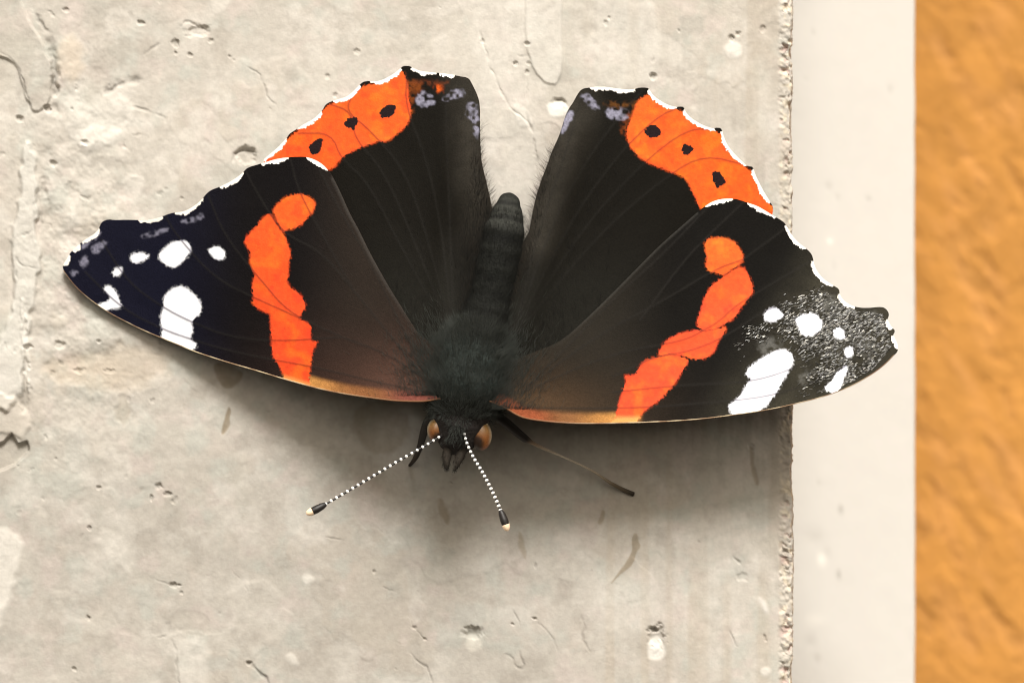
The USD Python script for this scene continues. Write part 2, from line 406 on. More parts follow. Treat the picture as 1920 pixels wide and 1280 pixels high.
crack([(1216, 1177), (1230, 1182), (1240, 1192), (1254, 1190)], 2.6, 8, 0.6)
crack([(1238, 1190), (1236, 1215), (1228, 1228)], 1.6, 4, 0.2)
crack([(1368, 1180), (1376, 1204), (1384, 1212)], 1.6, 4, 0.35)
crack([(1040, 190), (1052, 186), (1064, 200)], 2.4, 6, 0.35)
crack([(1440, 382), (1462, 385), (1486, 398)], 1.8, 4, 0.35)
crack([(1471, 55), (1484, 48), (1478, 80)], 2, 5, 0.3)
# whitewashed band and rounded flake at the top, pale run in the middle
patch([(985, -60), (1052, -60), (1053, 60), (1055, 130), (1040, 170), (985, 120)], 3, WHITE, 0.55, 5, 2)
patch([(870, -60), (985, -60), (985, 150), (1010, 300), (990, 420), (900, 420), (900, 200)], 0, WHITE, 0.45, 40, 14)
patch([(1122, -60), (1200, -20), (1232, 30), (1243, 90), (1230, 150), (1180, 172), (1120, 165), (1110, 90)], 2, WHITE, 0.45, 22, 8)
patch([(1020, 195), (1060, 190), (1070, 215), (1030, 222)], 1, [0.68, 0.66, 0.61], 0.9, 8, 3)
patch([(960, 195), (990, 205), (1000, 235), (970, 240)], 1, WHITE, 0.8, 10, 5)
patch([(1352, 82), (1388, 78), (1392, 106), (1366, 112)], 1, [0.66, 0.63, 0.58], 0.8, 10, 5)
patch([(1218, 1190), (1248, 1194), (1250, 1228), (1222, 1236), (1214, 1220)], -2, [0.60, 0.58, 0.54], 0.75, 9, 6)
patch([(870, 1198), (908, 1196), (900, 1218), (876, 1220)], 0, [0.56, 0.53, 0.47], 0.6, 10, 5)  # lit bottom of the pit above, painted pale
patch([(1418, 1115), (1436, 1125), (1444, 1150), (1430, 1148)], 1, [0.58, 0.555, 0.52], 0.7, 10, 6)
patch([(1426, 1250), (1446, 1250), (1446, 1268), (1428, 1268)], 1, [0.60, 0.575, 0.53], 0.7, 9, 6)
patch([(565, 1078), (590, 1078), (588, 1094), (568, 1096)], 1, WHITE, 0.7, 10, 5)
patch([(536, 1224), (556, 1230), (560, 1250), (540, 1244)], 1, WHITE, 0.6, 10, 5)
patch([(318, 1144), (372, 1146), (392, 1160), (398, 1192), (330, 1190)], -0.6, GREY, 0.45, 7, 6, 1)
patch([(322, 1196), (400, 1200), (380, 1330), (338, 1330)], 2, WHITE, 0.35, 20, 6)
patch([(196, 990), (240, 1030), (250, 1080), (210, 1060), (165, 1010)], 1, WHITE, 0.35, 24, 14)
patch([(1095, 1080), (1160, 1060), (1250, 1100), (1240, 1180), (1150, 1200), (1100, 1150)], 0, WHITE, 0.3, 60, 16)
# stains: drop marks and brown smears under the wings, insect-like scrape on the right
STAIN = [0.20, 0.155, 0.095]
patch([(398, 672), (454, 690), (456, 708), (438, 726), (418, 726), (404, 708)], 0, STAIN, 0.6, 7, 4)
patch([(424, 770), (432, 760), (434, 785), (424, 812), (414, 815), (420, 795)], -1, STAIN, 0.75, 4, 3)
patch([(666, 760), (720, 745), (768, 770), (770, 820), (745, 850), (715, 856), (685, 845), (662, 810)], 0, [0.20, 0.165, 0.115], 0.5, 16, 8)
patch([(820, 930), (835, 945), (846, 975), (838, 985), (822, 955)], 0, STAIN, 0.5, 8, 5)
patch([(974, 992), (982, 1010), (988, 1046), (978, 1046), (970, 1010)], 0, STAIN, 0.45, 6, 3)
patch([(1128, 955), (1136, 955), (1134, 972), (1126, 985), (1120, 982)], 0, STAIN, 0.5, 4, 3)
patch([(1188, 999), (1196, 1000), (1197, 1014), (1202, 1024), (1192, 1036), (1188, 1056), (1170, 1070), (1141, 1099), (1160, 1072), (1176, 1050), (1186, 1030), (1184, 1015)], 0.5, STAIN, 0.65, 3, 1.2, 1)
patch([(1405, 835), (1414, 840), (1416, 880), (1424, 905), (1418, 915), (1408, 890)], -1, STAIN, 0.45, 6, 4)
patch([(215, 740), (240, 735), (245, 790), (220, 800)], -2, STAIN, 0.25, 10, 8)
# scattered small pits and dark specks
rng = np.random.default_rng(7)
for _ in range(34):
    s_ = rng.uniform(1.6, 4.0)
    pit(rng.uniform(-40, 1465), rng.uniform(-40, 1320), s_ * rng.uniform(0.9, 1.8), s_, rng.uniform(1, 3), rng.uniform(0.05, 0.35), 0.6, rng.uniform(0, 3))
for _ in range(50):
    s_ = rng.uniform(2.5, 7)
    pit(rng.uniform(-40, 330), rng.uniform(-40, 1000), s_ * rng.uniform(0.9, 2.2), s_, rng.uniform(1, 3.5), rng.uniform(0.05, 0.2), 0.7, rng.uniform(0, 3))

# crumbling edge
edge_k = sstep(1455, 1472, x) * (1 - sstep(EDGE + 60, EDGE + 140, x))
nz = np.stack([x, y, 0 * x], -1)
cr = fbm(nz / 11.0, 3, 51); cr2 = noise(nz / 23.0, 52)
cav = np.clip((cr - 0.50) * 4.5, 0, 1) * sstep(0.25, 0.6, cr2)
disp -= edge_k * (6.5 * cav + 4.5 * (fbm(nz / 6.0, 2, 53) - 0.5))
disp += sstep(1440, 1462, x) * (1 - sstep(1466, 1474, x)) * 1.5 * (n2(x, y, 40, 54))
bite = np.clip((noise(np.stack([0 * x, y / 34.0, 0 * x], -1), 55) - 0.55) * 2.5, 0, 1)
disp -= sstep(1466, 1482, x) * bite * 6 * (1 - sstep(EDGE + 30, EDGE + 90, x))
pig = mixc(pig, [0.40, 0.27, 0.24], edge_k * np.clip(cav * 0.75, 0, 0.75) * sstep(0.35, 0.6, noise(nz / 15.0, 56)))
pig = mixc(pig, [0.60, 0.53, 0.42], edge_k * np.clip((noise(nz / 8.0, 57) - 0.58) * 3, 0, 0.8))

wx = BX + nx_[None].repeat(len(yw), 0).ravel() * disp
wh = BH + nh_[None].repeat(len(yw), 0).ravel() * disp
V = np.stack([(wx - 960) * U, -wh * U, (640 - y) * U], -1)
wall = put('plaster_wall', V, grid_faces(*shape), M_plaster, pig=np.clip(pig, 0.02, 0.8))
tag(wall, 'pitted grey-beige lime plaster wall with cracks and crumbling right edge', 'wall')
wall_tree = cKDTree(np.stack([x[front], y[front]], -1)); wall_disp = disp[front]


def wall_h(px, py):
    """Height of the plaster in millimetres at a pixel."""
    return wall_disp[wall_tree.query(np.stack(np.broadcast_arrays(px, py), -1).reshape(-1, 2))[1]] * 0.04


# ------------------------------------------------------------------ ivory painted frame, set back behind the plaster
kd = (D + 24e-3) / D
IX1 = 960 + (1716 - 960) * kd
Ri, depth_i = 7.0, 37.0 / 0.04
xi = np.arange(1400, IX1 - Ri, 5.0); xi = xi - xi[-1] + IX1 - Ri
ai = np.linspace(0, np.pi / 2, 8)[1:]
si = np.array([4, 12, 30, 80, 200, 500, depth_i])
bxi = np.concatenate([xi, IX1 - Ri + Ri * np.sin(ai), np.full(len(si), IX1)])
bhi = np.concatenate([np.zeros(len(xi)), -Ri + Ri * np.cos(ai), -Ri - si]) - REC
nxi = np.concatenate([np.zeros(len(xi)), np.sin(ai), np.ones(len(si))]); nhi = np.concatenate([np.ones(len(xi)), np.cos(ai), np.zeros(len(si))])
yi = spread(-80, 1360, 5.0, 5200)
X2, Y2 = np.meshgrid(bxi, yi); xx, yy = X2.ravel(), Y2.ravel()
BH2 = np.tile(bhi, len(yi))
di = 1.6 * (f2(xx, yy, 160, 3, 61) - 0.5) + 0.7 * (f2(xx, yy, 30, 3, 62) - 0.5) + 1.2 * np.tile(nxi, len(yi)) * (noise(np.stack([0 * yy, yy / 60, 0 * yy], -1), 63) - 0.5)
pi_ = np.tile(np.array([0.54, 0.518, 0.485]), (len(xx), 1)) * (1 + 0.05 * (f2(xx, yy, 260, 3, 64) - 0.5))[:, None]


def fleck(px, py, rx, ry, col, amt, d=0.0):
    px = 960 + (px - 960) * kd; py = 640 + (py - 640) * kd
    k = np.exp(-((xx - px) / rx) ** 2 - ((yy - py) / ry) ** 2)
    pi_[:] = mixc(pi_, col, np.clip(amt * k, 0, 1)); di[:] -= d * k


for f_ in [(1576, 955, 3.5, 8, .7), (1572, 1077, 3.5, 9, .6), (1668, 168, 4, 9, .25), (1628, 373, 4, 5, .35), (1553, 350, 6, 8, .2), (1525, 62, 3, 6, .25), (1570, 372, 4, 7, .15),
           (1535, 905, 3, 4, .3), (1562, 500, 3, 9, .12), (1520, 1205, 10, 14, .12), (1532, 1235, 6, 8, .2), (1528, 1010, 18, 16, .10), (1550, 1040, 8, 14, .1), (1510, 148, 4, 3, .2)]:
    fleck(*f_[:4], [0.22, 0.20, 0.17], f_[4], 1.0)
for f_ in [(1556, 452, 5, 5, .8), (1530, 1160, 20, 12, .2), (1540, 1048, 8, 12, .5)]:
    fleck(*f_[:4], [0.8, 0.77, 0.7], f_[4])
V = np.stack([(xx + np.tile(nxi, len(yi)) * di - 960) * U, -(BH2 + np.tile(nhi, len(yi)) * di) * U, (640 - yy) * U], -1)
fr = put('ivory_frame', V, grid_faces(len(yi), len(bxi)), M_paint, pig=np.clip(pi_, 0.02, 0.85))
tag(fr, 'smooth ivory painted frame strip between the plaster edge and the orange wall', 'frame')

# ------------------------------------------------------------------ orange stucco wall, farther back
xo = spread(1640, 2160, 5.0, 5200, left=False); yo = spread(-80, 1400, 5.0, 5200)
X3, Y3 = np.meshgrid(xo, yo); x3, y3 = X3.ravel(), Y3.ravel()
ca, sa = math.cos(math.radians(62)), math.sin(math.radians(62))
uu, vv = x3 * ca + y3 * sa, -x3 * sa + y3 * ca            # strokes run down to the right
wob = 60 * (f2(x3, y3, 160, 3, 71) - 0.5)
d3 = 9.5 * (fbm(np.stack([uu / 120, (vv + wob) / 46, 0 * uu], -1), 4, 72) - 0.5) + 6 * (f2(x3, y3, 30, 4, 73) - 0.5)
deep = np.clip((fbm(np.stack([uu / 70, (vv + wob) / 36, 0 * uu + 3], -1), 3, 74) - 0.56) * 4, 0, 1)
d3 -= 5.5 * deep
p3 = np.tile(np.array([0.43, 0.203, 0.048]), (len(x3), 1)) * (1 + 0.35 * (f2(x3, y3, 110, 4, 75) - 0.5))[:, None]
p3 = mixc(p3, [0.49, 0.237, 0.075], np.clip(2 * (fbm(np.stack([uu / 90, vv / 30, 0 * uu], -1), 3, 76) - 0.5), 0, 0.6))
p3 = mixc(p3, [0.35, 0.17, 0.048], 0.45 * deep)
V = np.stack([(x3 - 960) * U, 60e-3 - d3 * U, (640 - y3) * U], -1)
ow = put('orange_wall', V, grid_faces(len(yo), len(xo)), M_stucco, pig=np.clip(p3, 0.01, 0.8))
tag(ow, 'rough ochre-orange stucco wall set back behind the ivory frame', 'wall')

# ------------------------------------------------------------------ butterfly
bf = xform('butterfly')
tag(bf, 'black butterfly with orange bands and white wing spots resting head down on plaster', 'butterfly')


def wing(name, outline, hpts, margin, whites, spots, pigment, step=1.75, costa=None, veins=(), fringe_w=7.2, fold=None):
    """A wing as a curved sheet with its markings as separate pieces of the sheet.
    hpts: (px, py, height mm); margin: polyline; whites: pairs of points between which the fringe is white; spots: (name, polygon list, colour function, jitter)."""
    out = Polygon(chaikin(outline, 2)).buffer(0)
    x0, y0, x1, y1 = out.bounds
    gx, gy = np.arange(x0 - step, x1 + 2 * step, step), np.arange(y0 - step, y1 + 2 * step, step)
    X, Yy = np.meshgrid(gx, gy); qx, qy = X.ravel(), Yy.ravel()
    pts = shapely.points(qx, qy)
    ins = shapely.contains(out, pts)
    ny, nx = X.shape
    i, j = np.meshgrid(np.arange(ny - 1), np.arange(nx - 1), indexing='ij')
    a = (i * nx + j).ravel(); b, c, d = a + 1, a + nx + 1, a + nx
    ok = ins[a] | ins[b] | ins[c] | ins[d]
    a, b, c, d = a[ok], b[ok], c[ok], d[ok]
    usedv = np.zeros(len(qx), bool)
    for k in (a, b, c, d):
        usedv[k] = True
    mv = np.nonzero(usedv & ~ins)[0]
    ring = out.exterior
    near = shapely.line_interpolate_point(ring, shapely.line_locate_point(ring, pts[mv]))
    qx[mv], qy[mv] = shapely.get_x(near), shapely.get_y(near)
    F = np.vstack([np.stack([a, d, c], -1), np.stack([a, c, b], -1)])
    e1 = np.stack([qx, qy], -1)
    ar = np.abs(np.cross(e1[F[:, 1]] - e1[F[:, 0]], e1[F[:, 2]] - e1[F[:, 0]]))
    F = F[ar > 0.05]
    hp = np.asarray(hpts, float)
    rbf = RBFInterpolator(hp[:, :2], hp[:, 2], kernel='thin_plate_spline', smoothing=0.5)
    vi = np.nonzero(usedv)[0]
    h = np.zeros(len(qx)); h[vi] = rbf(np.stack([qx[vi], qy[vi]], -1))
    # veins as fine ridges, folds between them
    vein_d = np.full(len(qx), 99.0)
    for v_ in veins:
        ln = LineString(chaikin(v_, 2, closed=False))
        vein_d[vi] = np.minimum(vein_d[vi], shapely.distance(shapely.points(qx[vi], qy[vi]), ln))
    h += 0.010 * np.exp(-(vein_d / 3.0) ** 2) + 0.018 * np.exp(-(vein_d / 14.0) ** 2)
    if fold is not None:
        fd = shapely.distance(shapely.points(qx[vi], qy[vi]), LineString(chaikin(fold, 2, closed=False)))
        h[vi] += 0.42 * np.exp(-(fd / 24.0) ** 2)
    h[vi] += 0.14 * (f2(qx[vi], qy[vi], 60, 3, 81) - 0.5)
    W = P(qx, qy, h)
    N = normals_of(W, F)
    pig = pigment(qx, qy, vein_d)
    cxy = e1[F].mean(1)
    jx = cxy[:, 0] + 3.2 * (n2(cxy[:, 0], cxy[:, 1], 3.0, 82) - 0.5) * 2
    jy = cxy[:, 1] + 3.2 * (n2(cxy[:, 0], cxy[:, 1], 3.0, 83) - 0.5) * 2
    cp, cj = shapely.points(cxy[:, 0], cxy[:, 1]), shapely.points(jx, jy)
    label = np.zeros(len(F), int); names = ['base']; cols = [None]
    ex = qx[vi] + 2.0 * (n2(qx[vi], qy[vi], 3.5, 87) - 0.5) * 2; ey = qy[vi] + 2.0 * (n2(qx[vi], qy[vi], 3.5, 88) - 0.5) * 2
    rim = {}
    for (nm, poly, colf) in spots:
        pg = Polygon(chaikin(poly, 2)).buffer(0)
        k = len(names); names.append(nm); cols.append(colf)
        label[shapely.contains(pg, cj)] = k
        bx0, by0, bx1, by1 = pg.bounds
        nr = np.nonzero((ex > bx0 - 8) & (ex < bx1 + 8) & (ey > by0 - 8) & (ey < by1 + 8))[0]
        pp = shapely.points(ex[nr], ey[nr])
        sd_ = np.full(len(qx), 99.0)
        sd_[vi[nr]] = shapely.distance(pp, pg.exterior) * np.where(shapely.contains(pg, pp), 1, -1)
        edge_d = shapely.distance(shapely.points(qx[vi[nr]], qy[vi[nr]]), ring)
        rim[k] = sd_
        if nm != 'black_spot':                       # single stray scales around the marking
            tint = colf(qx[vi[nr]], qy[vi[nr]], vein_d[vi[nr]])
            w_ = 0.35 * sstep(-3.6, 0.0, sd_[vi[nr]]) * (sd_[vi[nr]] < 50) * (n2(qx[vi[nr]], qy[vi[nr]], 2.6, 89) > 0.5)
            pig[vi[nr]] = pig[vi[nr]] * (1 - w_[:, None]) + tint * w_[:, None]
    # pale fringe
    mline = LineString(chaikin(margin, 2, closed=False))
    dm = shapely.distance(cj, mline)
    at = shapely.line_locate_point(mline, cp)
    wid = fringe_w * (0.6 + 0.7 * n2(cxy[:, 0], cxy[:, 1], 9, 84))
    for (p0, p1) in whites:
        s0, s1 = sorted((mline.project(shapely.Point(p0)), mline.project(shapely.Point(p1))))
        t = (at - s0) / max(s1 - s0, 1e-6)
        prof = np.clip(1 - (2 * t - 1) ** 2, 0, 1) ** 0.4
        sel = (t > 0.03) & (t < 0.97) & (dm < wid * prof)
        k = len(names); names.append('white_fringe'); cols.append(lambda x, y, v: np.tile([0.78, 0.745, 0.68], (len(x), 1)) * (0.85 + 0.3 * n2(x, y, 4, 85))[:, None].clip(0, 1))
        label[sel] = k
    root = put(name, W, F[label == 0], M_wing, bf, pig=pig, normals=N)
    # the fringe pieces are joined, the other markings stay single
    fri = [k for k, nm in enumerate(names) if nm == 'white_fringe']
    for k, nm in enumerate(names):
        if k == 0 or nm == 'white_fringe' or not (label == k).any():
            continue
        pc = cols[k](qx, qy, vein_d)
        if nm != 'black_spot':
            dk = [0.10, 0.012, 0.006] if nm[0] == 'o' else [0.10, 0.10, 0.16]
            near_out = np.full(len(qx), 99.0); near_out[vi] = shapely.distance(shapely.points(qx[vi], qy[vi]), ring)
            pc = mixc(pc, dk, 0.6 * sstep(2.6, 0.0, rim[k]) * sstep(6, 14, near_out))
        put(nm, W, F[label == k], M_bright if nm != 'black_spot' else M_wing, root, pig=np.clip(pc, 0, 0.9), normals=N)
    sel = np.isin(label, fri)
    if sel.any():
        put('white_fringe', W, F[sel], M_bright, root, pig=np.clip(cols[fri[0]](qx, qy, vein_d), 0, 0.9), normals=N)
    # underside, a tenth of a millimetre below
    put('underside', W - N * 0.9e-4 * np.sign(-N[:, 1:2]).clip(-1, 1), F[:, ::-1], M_under, root, normals=-N)
    if costa is not None:
        cpts = chaikin(costa, 2, closed=False); ln = LineString(cpts)
        t = np.linspace(0, ln.length, 160)
        c2 = np.array([ln.interpolate(s).coords[0] for s in t])
        hh = rbf(c2)
        v, f = tube(P(c2[:, 0], c2[:, 1], hh + 0.03), np.linspace(4.0, 1.3, 160) * U * 0.42, 8)
        kk = np.repeat(np.linspace(0, 1, 160), 8); kk = np.append(kk, [0, 1])
        tone = np.clip((noise(np.stack([kk * 60, 0 * kk, 0 * kk], -1), 86) - 0.35) * 2.5, 0, 1)
        pc = mixc(np.tile([0.16, 0.07, 0.03], (len(kk), 1)), [0.46, 0.37, 0.24], sstep(0.12, 0.5, kk) * (0.25 + 0.75 * tone) * (1 - 0.6 * sstep(0.75, 1, kk)))  # pale broken line paints the rim light on the leading edge
        put('costa', v, f, M_leg, root, pig=pc)
    return root, rbf


def blot(x, y, poly, soft=4.0, jit=3.0, seed=0):
    pg = Polygon(chaikin(poly, 2)).buffer(0)
    qx = x + jit * (n2(x, y, 5, 91 + seed) - 0.5) * 2; qy = y + jit * (n2(x, y, 5, 92 + seed) - 0.5) * 2
    p = shapely.points(qx, qy)
    d = shapely.distance(p, pg.exterior) * np.where(shapely.contains(pg, p), 1, -1)
    return sstep(-soft, soft, d) * sstep(0.25, 0.6, n2(x, y, 6, 93 + seed)) * (0.55 + 0.7 * n2(x, y, 3, 194)).clip(0, 1)


LAV = [0.24, 0.235, 0.31]


def white_col(x, y, v):
    c = np.tile([0.86, 0.875, 0.92], (len(x), 1)) * (0.92 + 0.16 * n2(x, y, 5, 95))[:, None]
    return mixc(c * (0.80 + 0.34 * f2(x, y, 7, 3, 193))[:, None], [0.10, 0.085, 0.12], 0.9 * np.exp(-(v / 1.9) ** 2))


def orange_col(top, bottom, y0, y1, pale=None):
    def fn(x, y, v):
        c = mixc(np.tile(top, (len(x), 1)), bottom, sstep(y0, y1, y))
        c = mixc(c, np.array(top) * np.array([1.08, 1.55, 1.0]), 0.7 * sstep(0.48, 0.7, f2(x, y, 26, 3, 191)))
        c = mixc(c, np.array(bottom) * np.array([0.9, 0.62, 0.9]), 0.6 * sstep(0.5, 0.7, f2(x, y, 20, 4, 192)))
        c *= (0.72 + 0.56 * f2(x, y, 5, 2, 96))[:, None]
        c = mixc(c, [0.16, 0.02, 0.006], 0.8 * np.exp(-(v / 1.7) ** 2))
        if pale is not None:
            ln = LineString(pale)
            d = shapely.distance(shapely.points(x, y), ln)
            c = mixc(c, [0.66, 0.30, 0.085], 0.8 * sstep(17, 5, d))
        return c
    return fn


# ---- left forewing
LF_lead = [(850, 742), (800, 752), (775, 752), (740, 751), (700, 746), (650, 739), (600, 729), (560, 718), (528, 709), (480, 694), (430, 680), (380, 664), (355, 655), (320, 640), (290, 628),
           (260, 615), (235, 602), (215, 592), (195, 580), (175, 566), (155, 550), (140, 535), (128, 520), (119, 507)]
LF_marg = [(117, 498), (127, 482), (133, 472), (148, 458), (164, 446), (178, 438), (186, 428), (190, 416), (203, 411), (215, 413), (236, 412), (258, 413), (280, 412), (304, 406), (322, 399), (344, 397), (362, 388),
           (379, 374), (386, 364), (396, 356), (408, 352), (430, 342), (447, 331), (457, 322), (464, 314), (486, 308), (508, 301), (524, 297), (543, 295), (558, 294), (574, 294), (592, 300), (606, 309), (616, 320)]
LF_trail = [(625, 334), (640, 365), (655, 400), (672, 430), (690, 468), (710, 505), (730, 540), (750, 572), (770, 605), (790, 635), (830, 650), (860, 680)]
LF_h = [(850, 720, 8.6), (780, 720, 7.8), (700, 740, 7.0), (600, 728, 5.0), (500, 700, 3.7), (400, 670, 2.2), (300, 632, 1.0), (210, 590, 0.7), (119, 500, 0.75), (200, 413, 1.3), (400, 357, 2.9), (560, 296, 3.7), (620, 330, 4.2),
        (720, 520, 6.2), (550, 540, 4.2), (790, 640, 7.6), (300, 500, 1.6), (400, 540, 2.7)]
LF_veins = [[(800, 712), (740, 640), (660, 540), (600, 470), (535, 440), (504, 398), (470, 340), (460, 318)], [(800, 712), (720, 660), (640, 632), (560, 595), (526, 569), (498, 535), (478, 512), (420, 440), (390, 365)],
            [(800, 712), (700, 500), (640, 400), (600, 320)], [(660, 540), (610, 450), (560, 360), (545, 300)],
            [(560, 595), (480, 560), (400, 520), (330, 440), (310, 405)], [(640, 632), (520, 640), (430, 632), (353, 601), (307, 577), (240, 530), (190, 450)],
            [(800, 735), (700, 715), (600, 690), (500, 672), (420, 655), (356, 635), (309, 619), (230, 580), (160, 510)]]
Z1 = lambda p: Zm(100, 380, 4.266, p)
Z2 = lambda p: Zm(380, 260, 3.557, p)
Z7 = lambda p: Zm(420, 540, 4.8, p)
LF_band1 = Z2([(463, 470), (500, 430), (550, 388), (620, 366), (680, 370), (735, 398), (757, 440), (742, 482), (700, 530), (665, 572), (612, 604), (562, 606), (540, 632), (500, 560), (478, 510)])
LF_band2 = Z2([(440, 492), (400, 530), (360, 578), (292, 648), (272, 680), (298, 730), (318, 770), (308, 820), (333, 870), (345, 910), (325, 970), (335, 1060), (326, 1110), (400, 1152), (445, 1172)]) \
    + Z7([(412, 240), (412, 300), (422, 450), (434, 620), (486, 690), (530, 765), (545, 838), (600, 858), (775, 900), (768, 790), (780, 740), (790, 650), (800, 570), (843, 488), (830, 476), (786, 480), (780, 430), (792, 350), (760, 310), (700, 285)]) \
    + Z2([(640, 1192), (672, 1160), (692, 1110), (662, 1040), (600, 1000), (563, 958), (577, 900), (577, 830), (594, 768), (568, 700), (546, 640), (500, 580), (468, 520)])
LF_spots = [('orange_band', LF_band2, orange_col([0.66, 0.072, 0.009], [0.66, 0.055, 0.011], 400, 700, [(530, 715), (600, 735), (700, 750)])),
            ('orange_band', LF_band1, orange_col([0.66, 0.088, 0.008], [0.66, 0.072, 0.009], 360, 440)),
            ('white_spot', Z1([(610, 432), (640, 402), (700, 393), (785, 422), (722, 468), (660, 490), (618, 468)]), white_col),
            ('white_spot', Z1([(838, 420), (858, 388), (930, 322), (1010, 296), (1075, 308), (1102, 350), (1102, 400), (1052, 455), (1005, 505), (960, 522), (898, 500), (845, 450)]), white_col),
            ('white_spot', Z2([(34, 740), (66, 718), (112, 718), (150, 750), (155, 782), (128, 810), (88, 804), (50, 772)]), white_col),
            ('white_spot', Z1([(462, 562), (498, 520), (545, 510), (556, 545), (532, 584), (488, 592)]), white_col),
            ('white_spot', Z1([(428, 655), (482, 678), (520, 740), (536, 800), (552, 842), (480, 846), (420, 860), (360, 842), (355, 812), (440, 785), (455, 745), (392, 695)]), white_col),
            ('white_spot', Z1([(878, 748), (960, 672), (1045, 664), (1105, 706), (1166, 770), (1192, 830), (1180, 884), (1135, 925), (1105, 962), (1120, 1010), (1104, 1066), (1100, 1090), (1145, 1125), (1150, 1155), (1060, 1195), (960, 1160),
                               (872, 1110), (858, 1060), (872, 1020), (854, 950), (862, 870), (884, 835)]), white_col)]


def LF_pig(x, y, v):
    c = np.tile([0.0056, 0.0048, 0.0050], (len(x), 1))
    c = mixc(c, [0.0068, 0.0070, 0.0150], sstep(480, 300, x))  # sky reflection on the outer wing painted as bluish pigment
    root = np.exp(-(((x - 790) / 195) ** 2 + ((y - 740) / 120) ** 2))
    c = mixc(c, [0.072, 0.037, 0.027], np.clip(1.15 * root, 0, 0.95))
    c = mixc(c, [0.024, 0.0180, 0.0140], 0.8 * sstep(540, 700, x) * (1 - root))
    c = mixc(c, [0.048, 0.044, 0.040], 0.6 * sstep(7.5, 1.0, shapely.distance(shapely.points(x, y), LineString(LF_trail[:-2]))) * sstep(660, 500, y))
    ln = LineString(LF_lead)
    d = shapely.distance(shapely.points(x, y), ln)
    strip = sstep(24, 12, d) * sstep(525, 545, x)
    cc = mixc(np.tile([0.44, 0.21, 0.06], (len(x), 1)), [0.20, 0.085, 0.035], sstep(560, 680, x))
    cc = mixc(cc, [0.17, 0.055, 0.042], sstep(690, 770, x))
    cc *= (0.6 + 0.8 * f2(x, y, 16, 3, 97))[:, None]
    c = c * (1 - strip[:, None]) + cc * strip[:, None]
    for k, pl in enumerate([[(264, 440), (290, 434), (318, 424), (316, 432), (285, 444), (266, 448)], [(340, 412), (362, 408), (380, 400), (384, 408), (360, 418), (340, 418)],
                            [(170, 462), (185, 455), (198, 450), (202, 458), (186, 474), (172, 476)], [(150, 484), (160, 478), (168, 490), (160, 502), (150, 500)],
                            [(130, 510), (142, 505), (148, 512), (138, 520)], [(150, 462), (166, 450), (186, 434), (190, 440), (168, 458), (152, 470)]]):
        c = mixc(c, LAV, 0.75 * blot(x, y, pl, 3, 3, k))
    c = mixc(c, [0.017, 0.0155, 0.014], 0.5 * np.exp(-(v / 2.0) ** 2))
    return c


w_lf, rbf_lf = wing('forewing', LF_lead + LF_marg + LF_trail, LF_h, LF_marg,
                    [((117, 500), (132, 478)), ((134, 470), (150, 457)), ((152, 455), (186, 428)), ((258, 413), (306, 405)), ((326, 399), (382, 371)), ((410, 351), (457, 322)), ((488, 308), (543, 295)), ((573, 294), (616, 320))],
                    LF_spots, LF_pig, costa=LF_lead, veins=LF_veins)

# ---- right forewing
RF_lead = [(900, 745), (945, 762), (975, 782), (1010, 788), (1050, 792), (1100, 794), (1200, 792), (1300, 787), (1380, 777), (1440, 768), (1490, 757), (1550, 742), (1600, 722), (1640, 698), (1662, 680), (1676, 665)]
RF_marg = [(1684, 657), (1683, 645), (1677, 634), (1674, 626), (1679, 619), (1672, 614), (1666, 604), (1663, 598), (1668, 588), (1660, 577), (1650, 575), (1632, 577), (1612, 577), (1596, 573), (1582, 564), (1574, 553), (1574, 542), (1564, 536),
           (1550, 528), (1537, 516), (1527, 500), (1525, 487), (1522, 476), (1512, 466), (1498, 456), (1486, 443), (1477, 428), (1470, 416), (1456, 408), (1440, 398), (1422, 387), (1404, 381), (1390, 376), (1376, 372), (1352, 373), (1335, 378), (1320, 388)]
RF_trail = [(1305, 400), (1280, 422), (1240, 457), (1200, 497), (1150, 548), (1100, 597), (1050, 642), (1000, 660), (930, 690), (880, 710)]
RF_h = [(900, 720, 8.6), (975, 745, 8.0), (1100, 794, 7.6), (1300, 787, 7.4), (1500, 755, 7.6), (1600, 722, 7.9), (1680, 658, 7.4), (1660, 580, 4.6), (1570, 553, 4.2), (1480, 440, 3.2), (1380, 375, 3.4), (1310, 400, 3.9),
        (1250, 450, 4.6), (1100, 597, 6.2), (1000, 680, 7.6), (1250, 650, 6.0), (1400, 620, 5.4), (1550, 650, 6.4)]
Z5 = lambda p: Zm(1300, 360, 4.2675, p)
Z6 = lambda p: Zm(1100, 440, 3.2, p)
RF_veins = [[(980, 735), (1100, 640), (1250, 560), (1340, 505), (1390, 488), (1394, 486), (1470, 430)], [(980, 735), (1150, 660), (1280, 640), (1322, 618), (1352, 600), (1376, 575), (1450, 530), (1525, 487)],
            [(980, 735), (1150, 560), (1250, 470), (1330, 385)], [(1200, 600), (1280, 490), (1340, 430), (1395, 378)],
            [(1150, 705), (1234, 666), (1290, 660), (1360, 632), (1450, 570), (1570, 548)], [(1150, 735), (1300, 720), (1400, 717), (1478, 696), (1560, 650), (1660, 590)],
            [(1000, 765), (1200, 765), (1320, 755), (1378, 751), (1453, 740), (1550, 710), (1670, 630)]]
oc = orange_col([0.66, 0.070, 0.009], [0.66, 0.055, 0.012], 420, 720, [(1140, 792), (1240, 792)])
